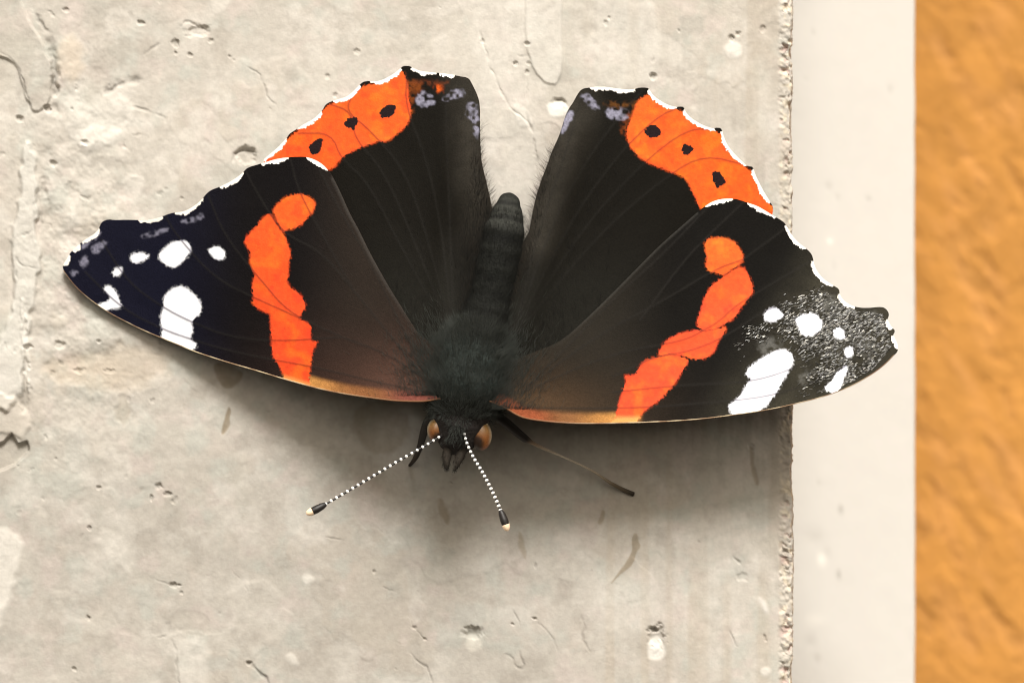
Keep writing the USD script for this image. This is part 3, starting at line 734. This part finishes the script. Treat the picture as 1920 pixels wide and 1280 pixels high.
RF_spots = [('orange_band', Z6([(705, 50), (728, 20), (790, 12), (850, 20), (895, 46), (932, 100), (944, 150), (925, 176), (862, 216), (822, 246), (790, 232), (735, 226), (708, 190), (722, 140), (708, 92)]), orange_col([0.66, 0.10, 0.009], [0.66, 0.085, 0.009], 440, 520)),
            ('orange_band', Z6([(938, 184), (985, 262), (1000, 330), (990, 364), (955, 402), (926, 442), (895, 494), (832, 536), (772, 568), (720, 586), (672, 562), (655, 530), (674, 480), (695, 420), (714, 350), (756, 296), (818, 250), (882, 208)]), oc),
            ('orange_band', Z6([(590, 584), (640, 570), (700, 576), (740, 572), (800, 556), (848, 550), (822, 600), (788, 642), (768, 704), (722, 738), (660, 752), (600, 735), (560, 722), (500, 722), (424, 726), (434, 690), (474, 638), (526, 602)]), oc),
            ('orange_band', Z6([(428, 732), (520, 712), (604, 742), (614, 762), (566, 832), (526, 902), (446, 986), (394, 1026), (346, 1056), (306, 1112), (300, 1135), (140, 1140), (170, 1105), (178, 1060), (196, 1000), (216, 930), (240, 872), (222, 838), (288, 846), (306, 806), (346, 748)]), oc),
            ('white_spot', Z6([(1058, 492), (1080, 450), (1120, 434), (1165, 452), (1186, 480), (1154, 514), (1110, 526), (1075, 518)]), white_col),
            ('white_spot', Z6([(1248, 505), (1298, 476), (1350, 464), (1395, 486), (1422, 530), (1400, 578), (1342, 611), (1292, 604), (1268, 562), (1258, 530)]), white_col),
            ('white_spot', Z6([(1474, 580), (1510, 550), (1545, 572), (1556, 610), (1525, 632), (1486, 614)]), white_col),
            ('white_spot', Z6([(1538, 692), (1580, 664), (1605, 690), (1590, 734), (1556, 736)]), white_col),
            ('white_spot', Z6([(1424, 912), (1466, 878), (1496, 828), (1536, 796), (1564, 780), (1566, 820), (1540, 872), (1525, 922), (1480, 946), (1440, 940)]), white_col),
            ('white_spot', Z6([(962, 802), (1058, 734), (1130, 694), (1194, 682), (1236, 716), (1248, 760), (1206, 832), (1175, 882), (1135, 962), (1104, 990), (1074, 1034), (1004, 1068), (940, 1100), (880, 1090), (840, 1026), (898, 986), (936, 950), (956, 890), (996, 868), (954, 846)]), white_col)]


def RF_pig(x, y, v):
    c = np.tile([0.0056, 0.0050, 0.0043], (len(x), 1))
    root = np.exp(-(((x - 1000) / 170) ** 2 + ((y - 775) / 90) ** 2))
    c = mixc(c, [0.060, 0.036, 0.020], np.clip(1.0 * root, 0, 0.9))
    c = mixc(c, [0.0205, 0.0175, 0.0135], 0.8 * sstep(1280, 1100, x) * (1 - root))
    c = mixc(c, [0.042, 0.040, 0.036], 0.55 * sstep(6.0, 1.0, shapely.distance(shapely.points(x, y), LineString(RF_trail[:-2]))) * sstep(680, 560, y))
    tip = sstep(1380, 1520, x + 0.6 * (y - 600))
    c = mixc(c, [0.045, 0.041, 0.029], 0.85 * tip * (0.15 + 0.9 * f2(x, y, 30, 3, 98)))
    ln = LineString(RF_lead)
    d = shapely.distance(shapely.points(x, y), ln)
    strip = sstep(25, 12, d) * sstep(1210, 1180, x)
    cc = mixc(np.tile([0.40, 0.19, 0.055], (len(x), 1)), [0.19, 0.085, 0.035], sstep(1150, 1060, x))
    cc = mixc(cc, [0.22, 0.06, 0.026], sstep(1060, 1000, x))
    cc *= (0.6 + 0.8 * f2(x, y, 16, 3, 99))[:, None]
    c = c * (1 - strip[:, None]) + cc * strip[:, None]
    for k, pl in enumerate([[(1522, 560), (1548, 548), (1566, 560), (1600, 580), (1580, 592), (1545, 586), (1525, 590)], [(1600, 590), (1630, 586), (1650, 590), (1620, 604)], [(1600, 640), (1640, 640), (1650, 660), (1610, 668)],
                            [(1420, 640), (1450, 632), (1470, 650), (1430, 668)], [(1500, 700), (1530, 690), (1520, 712), (1500, 720)]]):
        c = mixc(c, [0.20, 0.20, 0.19], 0.35 * blot(x, y, pl, 8, 6, k))
    c = mixc(c, [0.017, 0.0155, 0.014], 0.5 * np.exp(-(v / 2.0) ** 2))
    return c


w_rf, rbf_rf = wing('forewing', RF_lead + RF_marg + RF_trail, RF_h, RF_marg,
                    [((1320, 388), (1376, 372)), ((1400, 380), (1456, 408)), ((1473, 421), (1513, 467)), ((1525, 487), (1564, 536)), ((1574, 550), (1604, 576)), ((1663, 598), (1674, 616)), ((1675, 628), (1684, 655))],
                    RF_spots, RF_pig, costa=RF_lead, veins=RF_veins)

# ---- hindwings
Z3 = lambda p: Zm(480, 100, 4.174, p)
Z4 = lambda p: Zm(960, 140, 3.764, p)
LH_marg = Z3([(40, 850), (100, 796), (170, 740), (240, 665), (262, 628), (300, 606), (380, 552), (460, 512), (525, 440), (542, 402), (590, 376), (650, 360), (720, 338), (790, 272), (830, 226), (880, 216), (910, 226), (990, 212), (1080, 162), (1130, 120), (1150, 100), (1205, 100), (1226, 116), (1290, 142),
              (1400, 152), (1520, 164), (1600, 182), (1665, 192)])
LH_inner = Z3([(1690, 240), (1730, 320), (1752, 400), (1752, 560), (1756, 700), (1762, 850), (1800, 1000), (1840, 1180), (1860, 1320)])
LH_out = LH_marg + LH_inner + [(924, 455), (914, 540), (890, 650), (840, 690), (800, 660), (700, 580), (600, 470), (530, 370)]
LH_h = [(850, 660, 6.6), (500, 305, 1.6), (560, 255, 1.8), (640, 190, 1.9), (760, 132, 2.1), (880, 150, 2.9), (898, 230, 3.7), (905, 310, 4.5), (920, 400, 5.3), (912, 520, 6.5), (924, 455, 6.1), (840, 400, 4.3), (780, 300, 3.3), (700, 250, 2.4), (650, 380, 2.9), (720, 480, 4.3),
        (560, 370, 1.9), (790, 600, 5.6), (865, 430, 4.6), (700, 580, 4.7), (600, 470, 3.0)]
LH_veins = [[(850, 640), (760, 480), (690, 340), (640, 300), (622, 250), (560, 250)], [(850, 640), (780, 460), (720, 320), (664, 260), (660, 210), (617, 195)], [(850, 640), (800, 440), (760, 320), (690, 240), (655, 215), (652, 190), (680, 160)],
            [(850, 640), (830, 440), (800, 300), (760, 200), (763, 140)], [(850, 640), (845, 440), (838, 300), (835, 160)]]
LH_band = Z3([(0, 870), (60, 834), (150, 770), (240, 680), (330, 600), (440, 540), (540, 430), (600, 390), (720, 352), (800, 284), (860, 244), (920, 250), (1000, 228), (1080, 178), (1140, 132), (1170, 170), (1192, 250), (1196, 330), (1212, 420),
              (1218, 470), (1196, 540), (1150, 596), (1080, 656), (1020, 694), (960, 688), (900, 714), (820, 734), (752, 772), (690, 804), (652, 842), (622, 884), (580, 920), (500, 900), (300, 960), (100, 980), (0, 930)])
LH_spots = [('orange_border', LH_band, orange_col([0.58, 0.078, 0.006], [0.70, 0.070, 0.007], 150, 300)),
            ('black_spot', Z3([(955, 462), (1000, 416), (1088, 402), (1094, 450), (1055, 502), (1010, 508), (972, 492)]), None),
            ('black_spot', Z3([(682, 550), (716, 512), (800, 494), (794, 548), (768, 604), (738, 584), (700, 584)]), None),
            ('black_spot', Z3([(404, 740), (446, 690), (524, 650), (514, 724), (492, 784), (438, 798)]), None)]


def spot_black(x, y, v):
    return np.tile([0.014, 0.009, 0.010], (len(x), 1))


LH_spots = [(a, b, c or spot_black) for a, b, c in LH_spots]


def HW_pig(lav, knots, reds, inner, flip):
    def fn(x, y, v):
        c = np.tile([0.0064, 0.0056, 0.0043], (len(x), 1))
        di_ = shapely.distance(shapely.points(x, y), LineString(inner))
        c = mixc(c, [0.034, 0.030, 0.024], 0.8 * sstep(85, 10, di_) * (0.4 + 0.8 * f2(x, y, 22, 3, 101)))
        c = mixc(c, [0.0125, 0.012, 0.0098], 0.8 * sstep(420, 600, y))
        for pl, col, am in reds:
            c = mixc(c, col, am * blot(x, y, pl, 7, 5, 3))
        for k, pl in enumerate(lav):
            c = mixc(c, LAV, 0.85 * blot(x, y, pl, 3, 4, k))
        c = mixc(c, [0.014, 0.013, 0.0115], 0.45 * np.exp(-(v / 2.2) ** 2))
        return c
    return fn


LH_pig = HW_pig([Z3([(1240, 370), (1290, 290), (1350, 306), (1412, 370), (1392, 402), (1320, 424), (1260, 404)]), Z3([(1450, 370), (1516, 300), (1602, 276), (1646, 320), (1604, 350), (1480, 368)]),
                 Z3([(1644, 390), (1704, 370), (1746, 420), (1730, 560), (1680, 548), (1650, 480)]), Z3([(1690, 560), (1740, 560), (1748, 680), (1716, 650)])], [],
                [(Z3([(1180, 200), (1300, 230), (1300, 300), (1240, 330), (1230, 470), (1190, 540)]), [0.18, 0.045, 0.008], 0.8), (Z3([(1400, 250), (1450, 255), (1455, 290), (1415, 300)]), [0.6, 0.09, 0.01], 1.0),
                 (Z3([(1220, 210), (1420, 225), (1500, 220), (1500, 240), (1240, 250)]), [0.14, 0.035, 0.012], 0.7)], LH_inner, 1)
w_lh, rbf_lh = wing('hindwing', LH_out, LH_h, LH_marg, [(Z3([(20, 862)])[0], Z3([(245, 660)])[0]), (Z3([(318, 596)])[0], Z3([(520, 450)])[0]), (Z3([(595, 374)])[0], Z3([(815, 245)])[0]), (Z3([(888, 216)])[0], Z3([(1138, 112)])[0]),
                                                        (Z3([(1215, 106)])[0], Z3([(1420, 154)])[0]), (Z3([(1432, 155)])[0], Z3([(1560, 172)])[0])], LH_spots, LH_pig, veins=LH_veins, fold=[(874, 250), (852, 340), (832, 430), (826, 540), (838, 620)])

RH_marg = Z4([(430, 200), (462, 140), (490, 102), (540, 92), (640, 84), (760, 102), (840, 108), (880, 98), (900, 92), (962, 92), (975, 120), (1010, 162), (1090, 212), (1160, 232), (1176, 226), (1212, 226), (1222, 262), (1260, 306), (1340, 356), (1420, 384), (1440, 374), (1480, 378), (1494, 440), (1520, 500),
              (1570, 560), (1650, 640), (1670, 648), (1700, 648), (1714, 700), (1762, 800), (1810, 880), (1830, 912), (1842, 930), (1842, 985)])
RH_inner = Z4([(120, 1120), (130, 1060), (165, 880), (205, 750), (245, 650), (285, 530), (335, 430), (375, 290), (410, 225)])
RH_out = RH_inner + RH_marg + [(1430, 430), (1340, 470), (1240, 540), (1150, 620), (1060, 690), (960, 720), (930, 680), (950, 560), (970, 470)]
RH_h = [(950, 680, 6.6), (1448, 400, 1.5), (1400, 310, 1.6), (1300, 220, 1.8), (1210, 168, 2.0), (1090, 170, 2.7), (1060, 220, 3.4), (1025, 310, 4.3), (995, 420, 5.3), (958, 520, 6.5), (970, 470, 6.1), (1080, 400, 4.2), (1180, 300, 3.0), (1280, 330, 2.4), (1300, 480, 2.8), (1200, 500, 4.0), (1380, 440, 2.0),
        (1100, 600, 5.0), (1050, 500, 5.0), (1150, 620, 4.9), (1240, 540, 3.7)]
RH_veins = [[(960, 640), (1120, 440), (1250, 330), (1320, 290), (1400, 310)], [(960, 640), (1090, 430), (1200, 310), (1290, 240), (1346, 245)], [(960, 640), (1060, 430), (1150, 300), (1230, 220), (1277, 200)],
            [(960, 640), (1030, 430), (1100, 300), (1160, 220), (1205, 170)], [(960, 640), (1010, 430), (1060, 290), (1090, 180)]]
RH_band = Z4([(880, 190), (930, 150), (975, 140), (1080, 224), (1170, 250), (1215, 256), (1260, 312), (1340, 370), (1440, 398), (1490, 440), (1510, 500), (1560, 570), (1650, 660), (1700, 690), (1762, 816), (1842, 940), (1850, 990), (1700, 1050), (1500, 1020), (1345, 955),
              (1310, 922), (1296, 870), (1258, 806), (1244, 758), (1200, 720), (1130, 694), (1060, 664), (1000, 644), (920, 604), (866, 552), (826, 500), (800, 420), (832, 330), (862, 240)])
RH_spots = [('orange_border', RH_band, orange_col([0.56, 0.085, 0.005], [0.70, 0.080, 0.006], 170, 300)),
            ('black_spot', Z4([(930, 400), (960, 360), (1012, 355), (1068, 412), (1020, 440), (985, 450), (942, 428)]), spot_black),
            ('black_spot', Z4([(1195, 510), (1230, 484), (1292, 525), (1254, 554), (1230, 576), (1202, 548)]), spot_black),
            ('black_spot', Z4([(1408, 690), (1450, 674), (1496, 730), (1504, 766), (1452, 806), (1426, 764)]), spot_black)]
RH_pig = HW_pig([Z4([(645, 260), (720, 230), (835, 240), (826, 312), (740, 330), (676, 304)]), Z4([(478, 150), (530, 126), (580, 180), (622, 236), (580, 246), (510, 196)]), Z4([(400, 244), (446, 268), (384, 392), (342, 432), (356, 340)])], [],
                [(Z4([(770, 430), (830, 330), (900, 240), (930, 180), (860, 220), (780, 340)]), [0.20, 0.045, 0.008], 0.9), (Z4([(640, 190), (760, 210), (880, 200), (880, 230), (700, 230)]), [0.16, 0.06, 0.012], 0.7)], RH_inner, -1)
k4 = lambda a: Z4([a])[0]
w_rh, rbf_rh = wing('hindwing', RH_out, RH_h, RH_marg, [(k4((540, 92)), k4((880, 100))), (k4((964, 100)), k4((1172, 230))), (k4((1214, 240)), k4((1436, 380))), (k4((1482, 390)), k4((1662, 648))), (k4((1702, 660)), k4((1828, 912)))], RH_spots, RH_pig, veins=RH_veins, fold=[(1082, 250), (1062, 330), (1040, 420), (1012, 520), (975, 620)])

# tilted scales on the right forewing tip; sun glints painted in as pale scales
rng = np.random.default_rng(11)
tipP = Polygon([(1360, 640), (1400, 600), (1470, 545), (1540, 530), (1600, 580), (1655, 590), (1672, 650), (1630, 700), (1560, 735), (1490, 750), (1500, 690), (1450, 640), (1390, 680)])
avoid = shapely.union_all([Polygon(s[1]).buffer(2) for s in RF_spots])
rf_poly = Polygon(RF_lead + RF_marg + RF_trail).buffer(0).buffer(-7)
sv, sp = [], []
cand = rng.uniform([1355, 520], [1680, 760], (34000, 2))
dens = f2(cand[:, 0], cand[:, 1], 26, 3, 111)
cpt = shapely.points(cand)
inn = shapely.contains(tipP, cpt) & shapely.contains(rf_poly, cpt) & ~shapely.contains(avoid, cpt) & (rng.random(len(cand)) < np.clip((dens - 0.33) * 2.2, 0, 1) * sstep(0, 55, shapely.distance(cpt, LineString([(1540, 528), (1470, 545), (1400, 600), (1360, 640), (1390, 680), (1450, 640), (1500, 690), (1490, 750)]))).clip(0.02, 1))
cand = cand[inn]
hh = rbf_rf(cand)
for (px, py), h0 in zip(cand, hh):
    a = math.radians(203) + rng.normal(0, 0.22)
    l, w = rng.uniform(2.6, 6.5), rng.uniform(0.7, 1.25)
    dx, dy = math.cos(a), -math.sin(a)
    lift = rng.uniform(0.0, 0.07); side = rng.normal(0, 0.02)
    q = [(px - dx * l / 2 - dy * w / 2, py - dy * l / 2 + dx * w / 2, h0 + 0.07), (px - dx * l / 2 + dy * w / 2, py - dy * l / 2 - dx * w / 2, h0 + 0.07),
         (px + dx * l / 2 + dy * w / 2, py + dy * l / 2 - dx * w / 2, h0 + 0.07 + lift + side), (px + dx * l / 2 - dy * w / 2, py + dy * l / 2 + dx * w / 2, h0 + 0.07 + lift - side)]
    sv.append(P(*np.array(q).T))
    g = rng.choice([0.02, 0.06, 0.18, 0.55], p=[0.44, 0.32, 0.16, 0.08])
    sp.append(np.tile(np.array([1.0, 0.97, 0.88]) * g, (4, 1)))
o = np.arange(len(sv)) * 4
tag(put('wing_scales', np.vstack(sv), np.vstack([np.stack([o, o + 1, o + 2], -1), np.stack([o, o + 2, o + 3], -1)]), M_scale, w_rf, pig=np.vstack(sp)), kind='stuff')

# ---- body: abdomen, thorax and head as one skin
ctrl = np.array([  # px, py, height mm, half width px
    (956, 364, 4.6, 6), (955, 369, 4.7, 15), (953, 385, 4.9, 24), (950, 405, 5.1, 31), (946, 430, 5.4, 37), (940, 465, 5.6, 40), (932, 505, 5.8, 41), (922, 550, 6.0, 40), (910, 595, 6.4, 44),
    (898, 635, 7.0, 58), (886, 675, 7.1, 70), (878, 715, 7.0, 75), (871, 745, 6.9, 70), (866, 768, 6.8, 58), (863, 784, 6.7, 52), (860, 802, 6.6, 47), (857, 822, 6.5, 40), (854, 840, 6.4, 28), (853, 850, 6.3, 10)], float)
tpar = np.concatenate([[0], np.cumsum(np.linalg.norm(np.diff(ctrl[:, :2], axis=0), axis=1))])
tt = np.linspace(0, tpar[-1], 260)
body = PchipInterpolator(tpar, ctrl)(tt)
ring_t = np.interp(tt, [0, 60, 250], [0, 2, 7])
seg = np.where(tt < 250, 0.5 * np.sin(ring_t * 2 * np.pi), 0)
rad = np.maximum(body[:, 3] + seg, 2.0)
cpts = P(body[:, 0], body[:, 1], body[:, 2])
v, f = tube(cpts, rad * U, 48, np.interp(tt, [0, 240, 300, 420, 440], [0.92, 0.92, 0.8, 0.8, 0.95])[:, None, None])
ph = np.tile(np.linspace(0, 2 * np.pi, 48, endpoint=False), 260)
tv = np.append(np.repeat(tt, 48), [0, tt[-1]]); pv = np.append(ph, [0, 0])
n_ = normals_of(v, f)
v = v + n_ * (U * 3.0 * (fbm(v / (U * 14), 3, 121) - 0.5))[:, None]
pb = np.tile([0.008, 0.0084, 0.0072], (len(v), 1))
ringv = np.interp(tv, [0, 60, 250], [0, 2, 7])
fade = (0.25 + 0.75 * sstep(130, 70, tv))
pb = mixc(pb, [0.030, 0.031, 0.027], sstep(4, 20, tv) * sstep(78, 62, tv))
pb = mixc(pb, [0.021, 0.0215, 0.019], fade * (tv < 255) * np.clip(np.sin(ringv * 2 * np.pi) - 0.35, 0, 1) * 0.9)
pb = mixc(pb, [0.006, 0.006, 0.006], fade * (tv < 255) * np.clip(-np.sin(ringv * 2 * np.pi) - 0.2, 0, 1) * 0.8)
pb = mixc(pb, [0.026, 0.033, 0.030], sstep(265, 310, tv) * sstep(400, 360, tv) * 0.8)
pb = mixc(pb, [0.022, 0.019, 0.018], sstep(400, 430, tv))
bodyp = put('body', v, f, M_body, bf, pig=pb)


def hairs(name, roots, dirs, lens, width, mat, parent, droop=0.25, seed=0):
    r = np.random.default_rng(seed)
    n = len(roots)
    d = dirs + r.normal(0, 0.22, (n, 3)); d /= np.linalg.norm(d, axis=1, keepdims=True)
    L = (lens * r.uniform(0.55, 1.15, n))[:, None]
    bend = r.normal(0, 0.25, (n, 3))
    p = np.stack([roots, roots + d * L * 0.5 + bend * L * 0.06, roots + d * L + bend * L * droop], 1)
    c = UsdGeom.BasisCurves.Define(stage, path(name, parent))
    c.CreateTypeAttr('linear'); c.CreateWrapAttr('nonperiodic')
    c.CreatePointsAttr(Vt.Vec3fArray.FromNumpy(p.reshape(-1, 3).astype(np.float32)))
    c.CreateCurveVertexCountsAttr(Vt.IntArray.FromNumpy(np.full(n, 3, np.int32)))
    c.CreateWidthsAttr(Vt.FloatArray.FromNumpy(np.tile(np.array([1.0, 0.7, 0.15]) * width, n).astype(np.float32)))
    c.SetWidthsInterpolation('vertex')
    UsdShade.MaterialBindingAPI.Apply(c.GetPrim()).Bind(mat)
    return tag(c, kind='stuff')


# fur on the thorax and head, combed towards the abdomen
rng = np.random.default_rng(5)
nb = normals_of(v, f)
pick = np.nonzero((tv > 262) & (tv < 470) & (nb[:, 1] < 0.35))[0]
pk = rng.choice(pick, 15000)
rt = v[pk] + rng.normal(0, 5.0 * U, (15000, 3))
comb = P(905, 560, 8) - P(880, 740, 8); comb /= np.linalg.norm(comb)
far_ = np.ones(len(pk), bool)
for ex_, ey_, er_ in ((819, 806, 24), (901, 816, 30)):
    e_ = P(ex_, ey_, 7); far_ &= np.hypot(rt[:, 0] - e_[0], rt[:, 2] - e_[2]) > er_ * U
pk, rt = pk[far_], rt[far_]
hd = nb[pk] * 0.75 + comb[None] * np.where(tv[pk] < 425, 0.9, -0.35)[:, None]
hd = hd + 1.1 * np.stack([noise(rt / (U * 22), 140 + k) - 0.5 for k in range(3)], -1) + 0.5 * np.stack([noise(rt / (U * 9), 150 + k) - 0.5 for k in range(3)], -1)
hairs('fur', rt, hd, np.where(tv[pk] < 425, 7.5e-4, 4.0e-4), 1.7e-5, M_fur, bodyp, seed=6)
pick = np.nonzero((tv > 40) & (tv <= 265) & (nb[:, 1] < 0.3))[0]
pk = rng.choice(pick, 2500)
hairs('fur', v[pk] + rng.normal(0, 3.0 * U, (2500, 3)), nb[pk] * 0.5 + comb[None] * 0.9, np.full(2500, 5.5e-4), 1.6e-5, M_hair0, bodyp, seed=7)
# hair over the wing roots and along the inner edge of the hindwings
for wg, rb, roots_fn, n, sd_ in ((w_lf, rbf_lf, lambda r: (835 - abs(r.normal(0, 42)), min(742, r.normal(690, 42))), 2600, 21), (w_rf, rbf_rf, lambda r: (920 + abs(r.normal(0, 42)), min(768, r.normal(705, 48))), 2600, 22)):
    r_ = np.random.default_rng(sd_)
    q = np.array([roots_fn(r_) for _ in range(n)])
    hh = rb(q)
    sgn = -1 if wg is w_lf else 1
    dirs = np.tile(np.array([0.35 * sgn, -0.28, 0.8]), (n, 1))
    hairs('root_hair', P(q[:, 0], q[:, 1], hh), dirs, np.full(n, 8e-4), 1.7e-5, M_fur, wg, seed=sd_)
for wg, rb, inner, sgn, sd_ in ((w_lh, rbf_lh, LH_inner, 1, 31), (w_rh, rbf_rh, RH_inner[::-1], -1, 32)):
    r_ = np.random.default_rng(sd_)
    ln = LineString(list(inner) + ([(915, 450), (903, 540), (885, 630)] if wg is w_lh else [(985, 470), (968, 560), (940, 660)])); n = 1800
    t = np.sqrt(r_.uniform(0.03, 1, n)) * ln.length
    q = np.array([ln.interpolate(s).coords[0] for s in t])
    q[:, 0] -= sgn * r_.exponential(12, n).clip(0, 60)
    hh = rb(q)
    dirs = np.tile(np.array([0.55 * sgn, -0.25, 0.75]), (n, 1))
    hairs('margin_hair', P(q[:, 0], q[:, 1], hh), dirs, np.full(n, 9.5e-4), 1.6e-5, M_hair2, wg, seed=sd_)
    n = 2200                                        # long hair lying on the inner half of the hindwing
    t = np.sqrt(r_.uniform(0.02, 1, n)) * ln.length
    q = np.array([ln.interpolate(s).coords[0] for s in t])
    q[:, 0] -= sgn * (8 + r_.exponential(38, n).clip(0, 150))
    hh = rb(q)
    hairs('wing_hair', P(q[:, 0], q[:, 1], hh + 0.05), np.tile(np.array([0.08 * sgn, -0.12, 1.0]), (n, 1)), np.full(n, 9e-4), 1.5e-5, M_hair, wg, seed=sd_ + 5)

# ---- eyes, palps
for (px, py, h, rx, ry, dark) in ((818, 806, 6.9, 17, 22, (0.3, 1.0)), (902, 816, 7.0, 20, 28, (-0.5, 0.75))):
    c = P(px, py, h)
    v, f = ball(c, (rx * U, 20 * U, ry * U))
    r = (v - c) / (rx * U)
    pe = mixc(np.tile([0.15, 0.055, 0.016], (len(v), 1)), [0.19, 0.105, 0.035], sstep(-0.3, 1.0, r[:, 2]))
    dd = np.hypot(r[:, 0] - dark[0], r[:, 2] + dark[1])
    pe = mixc(pe, [0.022, 0.014, 0.010], sstep(0.95, 0.55, dd))
    pe = mixc(pe, [0.30, 0.26, 0.18], 0.8 * sstep(0.80, 0.95, np.hypot(r[:, 0], r[:, 2] / (ry / rx))) * sstep(-0.2, 0.3, r[:, 2] + r[:, 0] * np.sign(px - 860)))
    put('eye', v, f, M_eye, bf, pig=pe)
for pts in ([(842, 838, 7.0), (838, 852, 7.4), (837, 868, 7.7), (838, 880, 7.8)], [(868, 838, 7.0), (864, 852, 7.5), (857, 868, 7.9), (852, 882, 8.0)]):
    p = np.array(pts)
    p = PchipInterpolator(np.arange(4), p)(np.linspace(0, 3, 24))
    v, f = tube(P(*p.T), np.interp(np.arange(24), [0, 10, 18, 23], [8, 8.5, 5.5, 1.5]) * U, 14)
    pp = np.tile([0.022, 0.018, 0.014], (len(v), 1))
    pp = mixc(pp, [0.22, 0.20, 0.17], sstep(0.3, 1, (v[:, 0] - P(856, 0, 7)[0]) / (8 * U) * (-1 if pts[0][0] > 856 else 1)) * 0.7)
    pl = put('palp', v, f, M_body, bf, pig=pp)
    n0 = normals_of(v, f); k = rng.choice(len(v) - 2, 260)
    dr = P(*pts[-1]) - P(*pts[0]); dr /= np.linalg.norm(dr)
    hairs('fur', v[k], n0[k] * 0.5 + dr[None], np.full(260, 2.6e-4), 1.6e-5, M_hair, pl, seed=41)

# ---- antennae: black shaft with white rings, black club, cream tip
for pts, nb_ in (([(834, 812, 7.4), (822, 820, 8.0), (740, 868, 8.9), (660, 916, 9.6), (612, 944, 10.0), (590, 956, 10.15), (574, 963, 10.2)], 22),
                 ([(868, 800, 8.0), (874, 826, 8.6), (884, 850, 9.2), (905, 886, 9.8), (928, 932, 10.3), (941, 963, 10.5), (947, 980, 10.6), (952, 995, 10.6)], 19)):
    p = np.array(pts, float)
    s = np.concatenate([[0], np.cumsum(np.linalg.norm(np.diff(p[:, :2], axis=0), axis=1))])
    fn = PchipInterpolator(s, p)
    end = s[-1]
    c0 = end - 40                     # where the club begins
    an = xform('antenna', parent=bf)
    q = fn(np.linspace(0, c0, 60)); v, f = tube(P(*q.T), 1.9 * U, 10); put('shaft', v, f, M_black, an)
    rings = []
    for k, a in enumerate(np.linspace(14, c0 - 1, nb_)):
        q = fn(np.linspace(a - 2.6, a + 2.2, 5))
        rings.append(tube(P(*q.T), np.array([1.8, 2.8, 3.2, 2.8, 1.8]) * U * np.interp(a, [0, 60, c0], [0.8, 1.0, 1.25]), 10))
    v, f = join(rings); put('white_rings', v, f, M_white, an)
    q = fn(np.linspace(c0 - 2, end - 12, 16)); v, f = tube(P(*q.T), np.interp(np.linspace(0, 1, 16), [0, 0.25, 0.7, 1], [3.6, 6.2, 7.6, 6.9]) * U, 16); put('club', v, f, M_black, an)
    q = fn(np.linspace(end - 12.5, end, 12)); v, f = tube(P(*q.T), 7.2 * U * np.sqrt(np.clip(1 - np.linspace(0.08, 0.985, 12) ** 2.2, 0, 1)), 16); put('tip', v, f, M_cream, an)

# ---- legs (two in view below the head, two under the wings)
def leg(pts, rads, cols):
    p = np.array(pts, float); s = np.arange(len(p))
    foot = wall_h(p[-1, 0], p[-1, 1])[0]
    p[-1, 2] = foot + rads[-1] * 0.04 * 0.6
    q = PchipInterpolator(s, p)(np.linspace(0, len(p) - 1, 60))
    t = np.linspace(0, len(p) - 1, 60)
    v, f = tube(P(*q.T), np.interp(t, s, rads) * U, 10)
    c = np.stack([np.interp(t, s, np.array(cols)[:, k]) for k in range(3)], -1)
    pc = np.vstack([np.repeat(c, 10, 0), c[:1], c[-1:]])
    put('leg', v, f, M_leg, bf, pig=pc)


DK, BR = (0.014, 0.011, 0.009), (0.16, 0.11, 0.06)
leg([(918, 770, 6.0), (952, 795, 5.2), (985, 822, 4.2), (1002, 832, 3.6), (1060, 858, 2.2), (1110, 882, 1.2), (1150, 908, 0.6), (1188, 926, 0.1)], [10, 9, 7, 3.4, 1.6, 1.9, 3.4, 4.4], [DK, DK, DK, (0.25, 0.18, 0.12), (0.52, 0.46, 0.37), (0.45, 0.38, 0.29), (0.13, 0.10, 0.065), (0.02, 0.015, 0.01)])
leg([(815, 770, 6.0), (798, 800, 4.6), (788, 835, 3.0), (780, 856, 1.5), (768, 872, 0.1)], [9, 8, 6, 5, 3], [DK, DK, DK, (0.03, 0.02, 0.014), DK])
leg([(930, 690, 5.0), (985, 650, 3.8), (1020, 600, 2.2), (1040, 560, 0.1)], [8, 7, 4, 3], [DK, DK, BR, DK])
leg([(840, 690, 5.0), (800, 640, 3.8), (770, 590, 2.2), (760, 550, 0.1)], [8, 7, 4, 3], [DK, DK, BR, DK])
